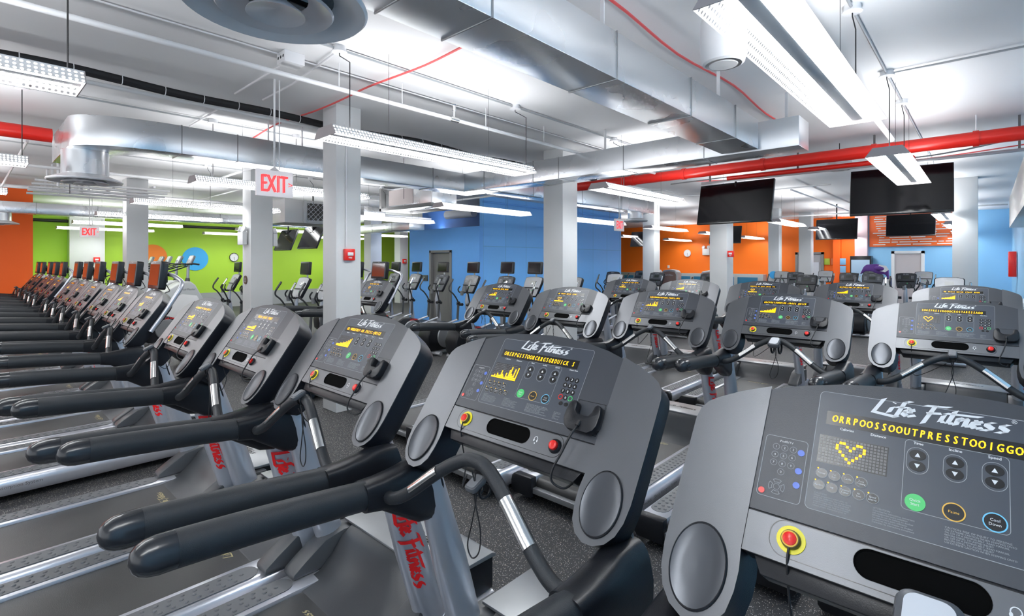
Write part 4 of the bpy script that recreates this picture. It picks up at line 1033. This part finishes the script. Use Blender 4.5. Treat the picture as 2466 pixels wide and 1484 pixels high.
# many far pipes and conduits on the left ceiling
k = 0
for (x, z, r_, y0, y1, t) in [(-11.6, 3.35, .025, 0, 9, 'fourth'), (-11.95, 3.5, .03, 3.2, 10, 'fifth'), (-15.3, 3.40, .022, 0, 12, 'sixth'), (-14.6, 3.3, .03, 0, 12, 'seventh')]:
    pipe('sprinkler_branch', [(x, y0, z), (x, y1, z)], r_, PIPEW, f'white ceiling pipe over the far left bay, {t} row back', n=8)
for (y, z, r_, x0, x1, t) in [(3.6, 3.45, .02, -12.5, -8.2, 'right of the elbow duct'), (9.0, 3.40, .025, -15, -8.2, 'above the hanging air unit'), (.6, 3.30, .018, -17, -9, 'nearest the orange wall'), (4.6, 3.5, .018, -16.5, -9.2, 'over the stair climbers')]:
    pipe('sprinkler_branch', [(x0, y, z), (x1, y, z)], r_, PIPEW, f'white cross pipe on the left ceiling, {t}', n=8)
# tangled manifold near the orange wall
o = MB()
for q in range(9):
    xx = -13.68 + q * .2
    o.tube([(xx, .9, 3.10 + .04 * (q % 3)), (xx, 2.9, 3.10 + .04 * (q % 3))], .022, 8)
    o.tube([(xx, 1.2 + .15 * (q % 4), 3.10), (xx, 1.2 + .15 * (q % 4), 3.592)], .018, 8)
for q in range(4): o.tube([(-13.75, 1.1 + q * .5, 3.22), (-11.9, 1.1 + q * .5, 3.22)], .022, 8)
o = o.build('pipe_manifold', PIPEW); tag(o, 'cluster of small white pipes and valves on the ceiling near the orange wall', 'pipes')
pipe('soffit_pipe', [(-21.8, 1.3, 3.08), (-21.8, 12, 3.08)], .05, CABLE, 'black pipe along the top of the green wall', n=10)
pipe('soffit_pipe', [(-17.3, -4, 3.02), (-17.3, 1.25, 3.02)], .05, CABLE, 'black pipe across the orange wall at the left edge', n=10)
pipe('sprinkler_main', [(-19.5, 14.5, 2.85), (-15.5, 14.5, 2.85)], .06, mat('rust_red', (.55, .12, .06), .4), 'rust-red pipe seen far away between two narrow columns', n=12)
c = MB(); c.cyl((-18.8, 14.5, 2.9), (-18.8, 14.5, CEIL), .012, 6); c.cyl((-16, 14.5, 2.9), (-16, 14.5, CEIL), .012, 6); c.build('hanger_rod', PIPEW, bpy.data.objects['sprinkler_main.002'])

pipe('wall_conduit', [(-5.53, 3.10, 1.93), (-5.53, 3.10, 3.35), (-5.62, 3.0, 3.56)], .009, PIPEW, 'thin conduit running down the column to the fire alarm', 'conduit', n=8)
pipe('wall_pipe', [(-10.15, 9.8, 3.42), (-10.15, 17, 3.42)], .03, BLUEP, 'blue-painted pipe along the top of the tall blue wall', n=10)
pipe('ceiling_conduit', [(-4.6, 9.6, 3.30), (-2.5, 9.62, 3.33), (-.6, 9.6, 3.30), (.6, 9.5, 3.45)], .012, G_, 'dark conduit drooping behind the hanging televisions', 'conduit', 4, 8)
pipe('ceiling_conduit', [(-6, 11.5, 3.5), (-5.6, 11.4, 3.45), (-5.2, 12.5, 3.4), (-2.4, 12.5, 3.4)], .015, PIPEW, 'white bent conduit left of the large television', 'conduit', 4, 8)
pipe('sprinkler_branch', [(-3.3, 13, 3.42), (-3.3, 22, 3.42)], .022, PIPEW, 'white pipe over the far right bay running away', n=8)
pipe('sprinkler_branch', [(-7, 18.4, 3.25), (.4, 18.4, 3.25)], .022, PIPEW, 'white cross pipe carrying the small far televisions', n=8)
pipe('sprinkler_branch', [(-.88, 3.0, CEIL), (-.88, 3.0, 3.30), (-.88, 8.0, 3.30)], .030, PIPEW, 'white pipe ending behind the tip of the largest light', n=12)

# speakers
def bucket(x, y, z0, z1, r_, label):
    r = thing('ceiling_speaker', label, 'speaker', (x, y, z0)); h = z1 - z0
    b = MB(); b.lathe([(r_ * .78, .0), (r_ * .90, .01), (r_ * .97, .05), (r_, .12), (r_ * 1.0, h * .8), (r_ * .9, h * .95), (r_ * .5, h), (.001, h)], None, 36); b.build('speaker_can', mat('speaker_white', (.80, .80, .81), .4), r)
    c = MB(); c.lathe([(r_ * .62, -.001), (r_ * .60, -.006), (.001, -.010)], None, 30); c.build('grille', mat('speaker_grille', (.70, .70, .70), .5), r)
    d = MB(); d.cyl((0, 0, h), (0, 0, CEIL - z0), .006, 6); d.build('hanger_wire', CABLE, r)
bucket(-1.32, 3.55, 3.10, 3.46, .15, 'white bucket-shaped speaker hanging left of the largest light')
bucket(-1.68, 9.3, 3.18, 3.44, .17, 'white domed speaker partly hidden behind the red pipe')

# televisions
def tv(x, y, z, w, h, tilt, rz, label, group, kind='big'):
    r = thing('hanging_television', label, 'television', (x, y, z), rz, group)
    M = Matrix.Rotation(R(-tilt), 4, 'X')
    b = MB(M); b.prism(rrect(-w / 2, w / 2, -h / 2, h / 2, .008, 3), -.02, .03, 'y'); t = b.build('television_body', TVB, r, .004)
    s = MB(M); s.box(-w / 2 + .012, w / 2 - .012, -.0225, -.0205, -h / 2 + .022, h / 2 - .012); s.build('screen', TVS, t)
    l = MB(M @ Matrix.Translation((0, -.0215, -h / 2 + .008)) @ Matrix.Rotation(R(90), 4, 'X')); l.text('SAMSUNG', 0, 0, .012, .0); l.build('television_lettering', INKG, t)
    m = MB(); m.box(-.12, .12, .03, .07, -.12, .16); m.tube([(0, .06, .05), (0, .06, 3.138 - z if kind == 'big' else CEIL - z)], .02, 8); m.build('mount', BLACKP, r, .003)
    return r
GV = 'televisions hanging from the ceiling'
tv(-3.17, 9.02, 2.77, 1.26, .72, 13, R(-4), 'large black hanging television, left of the two large ones', GV)
tv(-.90, 8.98, 2.76, 1.16, .68, 13, R(3), 'largest black hanging television, close to the right wall', GV)
tv(-3.50, 18.9, 2.80, 1.13, .66, 12, 0, 'small hanging television left of the text banner', GV, 's')
tv(-1.66, 19.1, 2.85, 1.16, .66, 12, 0, 'small hanging television overlapping the orange text banner', GV, 's')
tv(-10.3, 19.0, 2.70, 1.1, .62, 12, 0, 'small hanging television beside the first far column', GV, 's')
tv(-7.0, 19.0, 2.75, 1.13, .64, 12, 0, 'hanging television mostly hidden behind the broad white column', GV, 's')
tv(-15.0, 6.5, 2.40, 1.1, .64, 22, 0, 'left one of the pair of tilted televisions before the green wall', GV, 's')
tv(-13.45, 6.5, 2.42, 1.1, .64, 22, 0, 'right one of the pair of tilted televisions before the green wall', GV, 's')
st = MB(); st.box(-3.75, .55, 9.03, 9.07, 3.14, 3.18); o = st.build('strut_channel', G_, None, .003); tag(o, 'long grey metal strut holding the two large televisions', 'strut')
c = MB()
for x in (-3.6, -2.2, -1.2, .3): c.box(x - .012, x + .012, 9.035, 9.065, 3.18, CEIL)
c.build('strut_hanger', FRAMEG, o)

# exit signs
def exit_sign(x, y, z, label, rz=0, stem=True, w=.36, arrow=True):
    r = thing('exit_sign', label, 'exit sign', (x, y, z), rz, 'illuminated exit signs')
    b = MB(); b.box(-.022, .022, -w / 2, w / 2, 0, .265); bb = b.build('sign_body', EXITW, r, .006)
    for s in (1, -1):
        t = MB(Matrix(((0, 0, s, s * .0235), (s, 0, 0, 0), (0, 1, 0, 0), (0, 0, 0, 1))))
        for ch, a in zip('EXIT', (-.105, -.035, .032, .088)): t.text(ch, a - .01, .045, .245, 0, sx=.52, bold=.014)
        if arrow: t.text('>', .150, .10, .085, 0, bold=.003)
        t.build('sign_lettering', EXITR, bb)
    if stem:
        c = MB(); c.cyl((0, -.0, .265), (0, 0, .30), .05, 16, .012); c.cyl((0, .0, .28), (0, 0, CEIL - z), .010, 10); c.cyl((0, .05, .28), (0, .05, CEIL - z), .006, 8); c.build('stem', PIPEW, r)
    return r
exit_sign(-5.28, 2.17, 2.41, 'large exit sign with red letters hanging in front of the second column')
exit_sign(-15.5, 2.10, 2.34, 'small exit sign far left before the white pilaster')
exit_sign(-5.95, 9.9, 2.44, 'exit sign seen obliquely right of the central column')

# alarms, emergency lights, clocks
def alarm(x, y, z, M, label, s=1.0):
    r = thing('fire_alarm', label, 'fire alarm', (x, y, z), 0, 'red wall-mounted fire alarms'); r.rotation_euler = (0, 0, M)
    b = MB(); b.box(-.065 * s, .065 * s, -.055 * s, 0, -.068 * s, .068 * s); bb = b.build('alarm_body', REDP, r, .010)
    l = MB(); l.box(-.035 * s, .035 * s, -.066 * s, -.050 * s, -.012 * s, .028 * s); l.build('strobe_lens', GLASS, bb, .004)
    t = MB(Matrix(((1, 0, 0, 0), (0, 0, -1, -.0562 * s), (0, 1, 0, 0), (0, 0, 0, 1)))); t.text('FIRE', 0, -.045 * s, .026 * s, 0, bold=.001); t.build('alarm_lettering', INK, bb)
    return r
alarm(-5.54, 3.13, 1.84, R(90), 'red fire alarm on the white column left of centre')
alarm(-21.55, 3.10, 1.83, R(90), 'small red fire alarm on the pilaster at the far left', 1.3)
alarm(-18.5, 13.1, 1.80, R(90), 'small red fire alarm on the farthest column beside the blue partition', 1.4)
alarm(-4.50, 12.6, 1.95, 0, 'red fire alarm at the right edge of the broad white column', 1.1)
def emlight(x, y, z, rz, label, s=1.0):
    r = thing('emergency_light', label, 'emergency light', (x, y, z), rz, 'twin-head emergency lights')
    b = MB(); b.box(-.13 * s, .13 * s, -.08 * s, 0, -.12 * s, .12 * s); b.build('battery_box', WHITE, r, .008)
    for q in (-1, 1):
        h = MB(Matrix.Translation((q * .09 * s, -.04 * s, .17 * s)) @ Matrix.Rotation(R(75), 4, 'X') @ Matrix.Rotation(R(15 * q), 4, 'Y')); h.lathe([(.02 * s, -.05 * s), (.05 * s, -.03 * s), (.062 * s, .03 * s), (.055 * s, .03 * s)], None, 18); hh = h.build('lamp_head', WHITE, r)
        g = MB(Matrix.Translation((q * .09 * s, -.04 * s, .17 * s)) @ Matrix.Rotation(R(75), 4, 'X') @ Matrix.Rotation(R(15 * q), 4, 'Y')); g.lathe([(.054 * s, .028 * s), (.0005, .034 * s)], None, 18); g.build('lamp_glass', GLASS, hh)
    return r
emlight(-10.25, 3.66, 2.20, 0, 'emergency light on the left face of the column behind the exit sign')
emlight(-10.15, 4.10, 2.18, R(180), 'emergency light on the right edge of the column behind the exit sign')
emlight(-10.25, 13.1, 2.12, R(90), 'emergency light on the tall blue wall')
emlight(-21.98, 12.2, 2.25, R(90), 'emergency light high on the green wall below the tilted televisions', 1.3)
emlight(-9.9, 24.48, 2.25, 0, 'emergency light on the orange wall beside the clock', 1.3)
def clock(x, y, z, rz, rimm, label, r_=.165):
    r = thing('wall_clock', label, 'clock', (x, y, z), rz, 'round wall clocks')
    M = Matrix.Rotation(R(90), 4, 'X')
    b = MB(M); b.lathe([(r_, 0), (r_ + .01, .02), (r_ + .006, .035), (r_ - .012, .03)], None, 36); b.build('clock_rim', rimm, r)
    f = MB(M); f.lathe([(r_ - .004, .022), (.0005, .024)], None, 36); ff = f.build('clock_face', mat('clock_white', (.85, .86, .87), .4), r)
    h = MB(M); h.add([(-.006, .01, .027), (.006, .01, .027), (.004, -r_ * .55, .027), (-.004, -r_ * .55, .027)], [(0, 1, 2, 3)]); h.add([(-.004, -.01, .028), (.004, -.01, .028), (.012, -r_ * .8, .028), (.006, -r_ * .8, .028)], [(0, 1, 2, 3)])
    for a in range(0, 360, 30): h.flat([(math.sin(R(a)) * r_ * .82 + dx, math.cos(R(a)) * r_ * .82 + dy) for dx, dy in ((-.005, -.005), (.005, -.005), (.005, .005), (-.005, .005))], .026)
    h.build('clock_hands', BLK, ff)
clock(-21.98, 7.45, 1.95, R(90), BLACKP, 'black-rimmed wall clock on the green wall')
clock(-10.85, 24.48, 2.2, 0, PIPEW, 'white wall clock on the orange wall', .17)
# painted circles on the green wall
for y, z, c, t in ((6.1, 1.88, mat('circle_blue', (.05, .42, .85), .55), 'bright blue'), (4.75, 1.95, mat('circle_orange', (.90, .24, .03), .55), 'orange')):
    m = MB(Matrix.Translation((-21.985, y, z)) @ Matrix.Rotation(R(90), 4, 'Y')); m.lathe([(.0005, -.01), (.44, -.01), (.44, .004), (.0005, .004)], None, 48)
    o = m.build('wall_disc', c); tag(o, t + ' round disc on the green wall behind the stair climbers', 'wall disc', 'round discs on the green wall')
# hanging air unit
r = thing('air_unit', 'hanging air handling unit with a mesh-covered intake, behind the exit sign', 'air unit', (-11.6, 5.0, 2.62))
b = MB(); b.box(-.55, .45, -.2, 1.35, 0, .52); b.build('casing', mat('unit_grey', (.52, .52, .52), .4, .3), r, .01)
b = MB(); b.box(.45, .50, .20, 1.33, .02, .50); b.box(.50, .51, .20, .26, 0, .52); fr_ = b.build('intake_frame', G_, r, .004)
b = MB(); b.box(.501, .505, .28, 1.28, .07, .45); b.build('intake_opening', BLK, fr_)
b = MB()
for q in range(-6, 14):
    for sg in (1, -1):
        pts = []
        for t in (0, 1):
            yy = .28 + q * .11 + (t * .38 if sg > 0 else (1 - t) * .38) * 1.0; zz = .07 + t * .38
            pts.append((yy, zz))
        (ya, za), (yb, zb) = pts
        def clip(ya, za, yb, zb):
            lo, hi = .28, 1.28
            if max(ya, yb) < lo or min(ya, yb) > hi: return None
            out = []
            for (y_, z_), (y2, z2) in (((ya, za), (yb, zb)), ((yb, zb), (ya, za))):
                yc = min(max(y_, lo), hi); t_ = 0 if y2 == y_ else (yc - y_) / (y2 - y_); out.append((yc, z_ + (z2 - z_) * t_))
            return out
        cl_ = clip(ya, za, yb, zb)
        if cl_: b.tube([(.512, *cl_[0]), (.512, *cl_[1])], .006, 4)
b.build('wire_mesh', UPR, fr_)
b = MB()
for y in (-.1, 1.2):
    for x in (-.5, .4): b.cyl((x, y, .52), (x, y, CEIL - 2.62), .006, 6)
b.build('hanger_rod', PIPEW, r)
r = thing('air_unit', 'open-sided air handling unit hanging before the dark blue wall', 'air unit', (-9.8, 6.95, 3.0))
b = MB(); b.box(-.9, .9, .1, .8, .05, .50); b.build('casing', GALV, r, .01)
b = MB(); b.box(-1.0, 1.0, -.02, .06, -.02, .05); b.box(-1.0, 1.0, .85, .92, -.02, .05); b.box(-1.0, -.92, -.02, .92, -.02, .52); b.build('support_channel', FRAMEG, r, .004)
b = MB(); b.box(-.75, .2, .085, .1, .10, .46); b.build('access_panel', mat('panel_pink', (.62, .55, .54), .4, .3), r, .003)
b = MB()
for x in (-.96, .96): b.cyl((x, .02, 0), (x, .02, CEIL - 3.0), .008, 6)
b.build('hanger_rod', PIPEW, r)
b = MB(); b.cyl((-13.0, 10.9, 3.3), (-11.7, 10.9, 3.3), .14, 20)
b.cyl((-12.7, 10.9, 3.4), (-12.7, 10.9, CEIL), .008, 6); b.cyl((-12.0, 10.9, 3.4), (-12.0, 10.9, CEIL), .008, 6)
o = b.build('round_duct', PIPEW); tag(o, 'short grey round duct before the dark blue wall', 'duct')
b = MB(Matrix.Translation((-18.2, 14.0, 2.25))); b.ball((0, 0, 0), .22, n=20, m=14); b.cyl((0, 0, .2), (0, 0, CEIL - 2.25), .01, 6); o = b.build('globe_lamp', mat('globe', (.95, .93, .88), .4, emit=1.2, ecol=(1, .96, .88))); tag(o, 'round glowing globe lamp seen far between two columns', 'lamp')
b = MB(); b.box(-13.15, -12.95, 9.665, 9.70, 1.18, 1.36); 
b = MB(); b.box(-12.72, -12.46, 9.675, 9.70, 1.18, 1.36); o = b.build('door_sign', CHAR, None, .003); tag(o, 'small dark room sign on the blue partition left of the grey door', 'sign')
t = MB(Matrix(((1, 0, 0, -12.59), (0, 0, -1, 9.674), (0, 1, 0, 1.29), (0, 0, 0, 1)))); t.box(-.09, .02, 0, .012, 0, .001); t.build('sign_line', INK, o)
b = MB(Matrix.Translation((-10.235, 3.675, 1.42)) @ Matrix.Rotation(R(90), 4, 'X')); b.lathe([(.0005, .01), (.08, .01), (.08, -.004), (.0005, -.004)], None, 24); o = b.build('round_sign', SIGNBR); tag(o, 'small dark oval sign on the column behind the exit sign', 'sign')
t = MB(Matrix.Translation((-10.235, 3.664, 1.42)) @ Matrix.Rotation(R(90), 4, 'X'))
for q in (-.03, 0, .03): t.box(-.05, .05, q - .006, q + .006, 0, .001)
t.build('sign_line', INKG, o)
b = MB(Matrix.Translation((-5.37, 18.99, 1.32)) @ Matrix.Rotation(R(90), 4, 'X')); b.lathe([(.0005, .01), (.13, .01), (.13, -.004), (.0005, -.004)], None, 24); o = b.build('round_sign', mat('circle_blue', (.05, .42, .85), .55)); tag(o, 'small round blue sign on a far column', 'sign')
b = MB(); b.box(-11.9, -11.8, 24.46, 24.5, 1.45, 1.60); o = b.build('wall_switch', INK, None, .003); tag(o, 'small white wall plate on the orange wall', 'wall plate')
# lockers under the orange wall
r = thing('locker_bank', 'low grey bank of teal-fronted lockers along the orange wall', 'lockers', (-11.4, 23.97, 0))
b = MB(); b.box(-3.2, 4.2, 0, .5, 0, 1.22); b.build('locker_body', GREYB, r, .01)
for i in range(7):
    d = MB(); d.box(-3.0 + i * 1.02, -3.0 + i * 1.02 + .86, -.02, .0, .12, 1.08); d.build('locker_front', TEAL, r, .004)
# weight machines
def stackm(x, y, label):
    r = thing('weight_machine', label, 'weight machine', (x, y, 0), 0, 'tall weight machine shrouds in the far bay')
    b = MB(); P = [(-.30, 0), (.30, 0), (.30, 1.36), (.24, 1.46), (.0, 1.50), (-.24, 1.46), (-.30, 1.36)]
    b.prism(P, 0, .35, 'y'); b.build('shroud_frame', COVER, r, .03, 3)
    c = MB(); c.prism([(p[0] * .85, .12 + p[1] * .88) for p in P], -.012, 0, 'y'); cc = c.build('shroud_panel', BROWN, r, .004)
    l = MB(Matrix(((1, 0, 0, 0), (0, 0, -1, -.013), (0, 1, 0, 0), (0, 0, 0, 1)))); logo(l, 0, 1.3, .3, 0); l.build('shroud_lettering', INKG, cc)
stackm(-9.2, 17.6, 'weight machine with brown rounded shroud, left of the first far column'); stackm(-8.3, 17.2, 'weight machine with brown rounded shroud, right of the first far column'); stackm(-6.5, 16.3, 'weight machine with brown rounded shroud, at the broad white column')
# leaflets
for i, (px, pz, c, t) in enumerate([(-4.86, 1.78, mat('leaf_green', (.5, .7, .08), .5), 'green leaflet'), (-4.62, 1.78, mat('leaf_orange', (.95, .3, .12), .5), 'orange leaflet'), (-4.25, 1.78, mat('leaf_blue', (.25, .55, .85), .5), 'upper blue leaflet'), (-4.25, 1.47, mat('leaf_blue', (.25, .55, .85), .5), 'lower blue leaflet')]):
    yy = 24.19 if px > -4.6 else 24.48
    b = MB(); b.box(px - .10, px + .10, yy - .02, yy, pz - .13, pz + .13); o = b.build('leaflet', c, None, .002); tag(o, t + ' in the group on the far orange wall by the grey door', 'leaflet', 'leaflets on the far orange wall')
# cooler, board, cloth, counter, right wall bits
r = thing('drinks_cooler', 'tall glass-fronted drinks cooler at the far wall, left of the light blue wall', 'cooler', (-3.62, 23.9, 0))
b = MB(); b.box(-.34, .34, 0, .5, 0, 2.0); b.build('cabinet', BLACKP, r, .01)
b = MB(); b.box(-.30, .30, -.012, -.002, .25, 1.85); b.build('glass_door', mat('cooler_glass', (.45, .62, .8), .1), r)
r = thing('framed_board', 'white framed board standing before the light blue wall, left of the white door', 'board', (-2.42, 18.7, 0))
b = MB(); b.box(-.36, .36, 0, .05, .05, 1.30); b.box(-.36, -.30, -.2, .25, 0, .06); b.box(.30, .36, -.2, .25, 0, .06); b.build('board_frame', mat('navy', (.02, .03, .10), .4), r, .01)
b = MB(); b.box(-.31, .31, -.006, -.001, .12, 1.25); b.build('board_face', WHITE, r)
b = MB(Matrix.Translation((-2.45, 18.66, 1.53)) @ Matrix.Rotation(R(8), 4, 'Y')); P = [(-.36, -.20), (-.30, .04), (-.24, .12), (0, .17), (.20, .15), (.32, .02), (.36, -.22), (.25, -.10), (.12, -.12), (-.10, -.06), (-.24, -.08)]
b.prism(P, -.05, .12, 'y'); b.ball((.10, .02, .05), .18, .12, .10); o = b.build('draped_jacket', PURP, None, .02, 2); tag(o, 'purple and white jacket draped over the top of the framed board', 'jacket')
b = MB(Matrix.Translation((-2.45, 18.66, 1.53)) @ Matrix.Rotation(R(8), 4, 'Y')); b.prism([(.02, .0), (.08, .16), (.25, .15), (.33, .05), (.25, -.04)], -.065, -.052, 'y'); b.build('white_panel', INK, o)
b = MB(); b.box(-.02, .60, 12.0, 13.4, 1.0, 1.08); b.box(.04, .58, 12.05, 13.35, 0, 1.0); o = b.build('reception_counter', WHITE, None, .01); tag(o, 'white counter top behind the rightmost consoles', 'counter')
r = thing('wall_speaker', 'tall black speaker cabinet on the right wall', 'speaker', (.50, 8.3, 1.45))
b = MB(); b.box(-.13, .12, -.2, .25, 0, .78); b.build('cabinet', BLACKP, r, .01)
b = MB(); b.box(-.132, -.12, -.15, .20, .05, .73); b.build('grille', mat('speaker_cloth', (.02, .02, .02), .8), r)
o = MB().box(.55, .62, 9.2, 9.8, 0, 2.38).build('wall_pilaster', SIGNBR, None, .004); tag(o, 'dark brown pilaster on the right wall behind the black speaker', 'pilaster')
b = MB(); b.box(.44, .60, 19.8, 20.3, 1.35, 2.05); o = b.build('hose_cabinet', REDP, None, .01); tag(o, 'red hose cabinet on the right wall beyond the wide column', 'hose cabinet')
b = MB()
for x, y in ((-7.06, 2.1), (-7.06, 3.6), (-6.9, 2.75), (-2.05, 2.4), (-2.05, 4.7), (-3.4, 6.3), (-5.9, 6.3)): pass
for i, (x, y, t) in enumerate(((-6.88, 2.75, 'left duct, nearest'), (-6.88, 3.2, 'left duct, second'), (-1.87, 2.9, 'large duct, near one'), (-1.87, 4.9, 'large duct, at its far end'), (-1.6, 6.12, 'cross duct, right end'), (-3.9, 6.12, 'cross duct, middle'))):
    b = MB(); b.box(x - .015, x + .015, y - .004, y + .004, 3.0, CEIL); o = b.build('duct_strap', PIPEW); tag(o, 'pale metal strap holding the ' + t, 'strap', 'duct hanging straps')
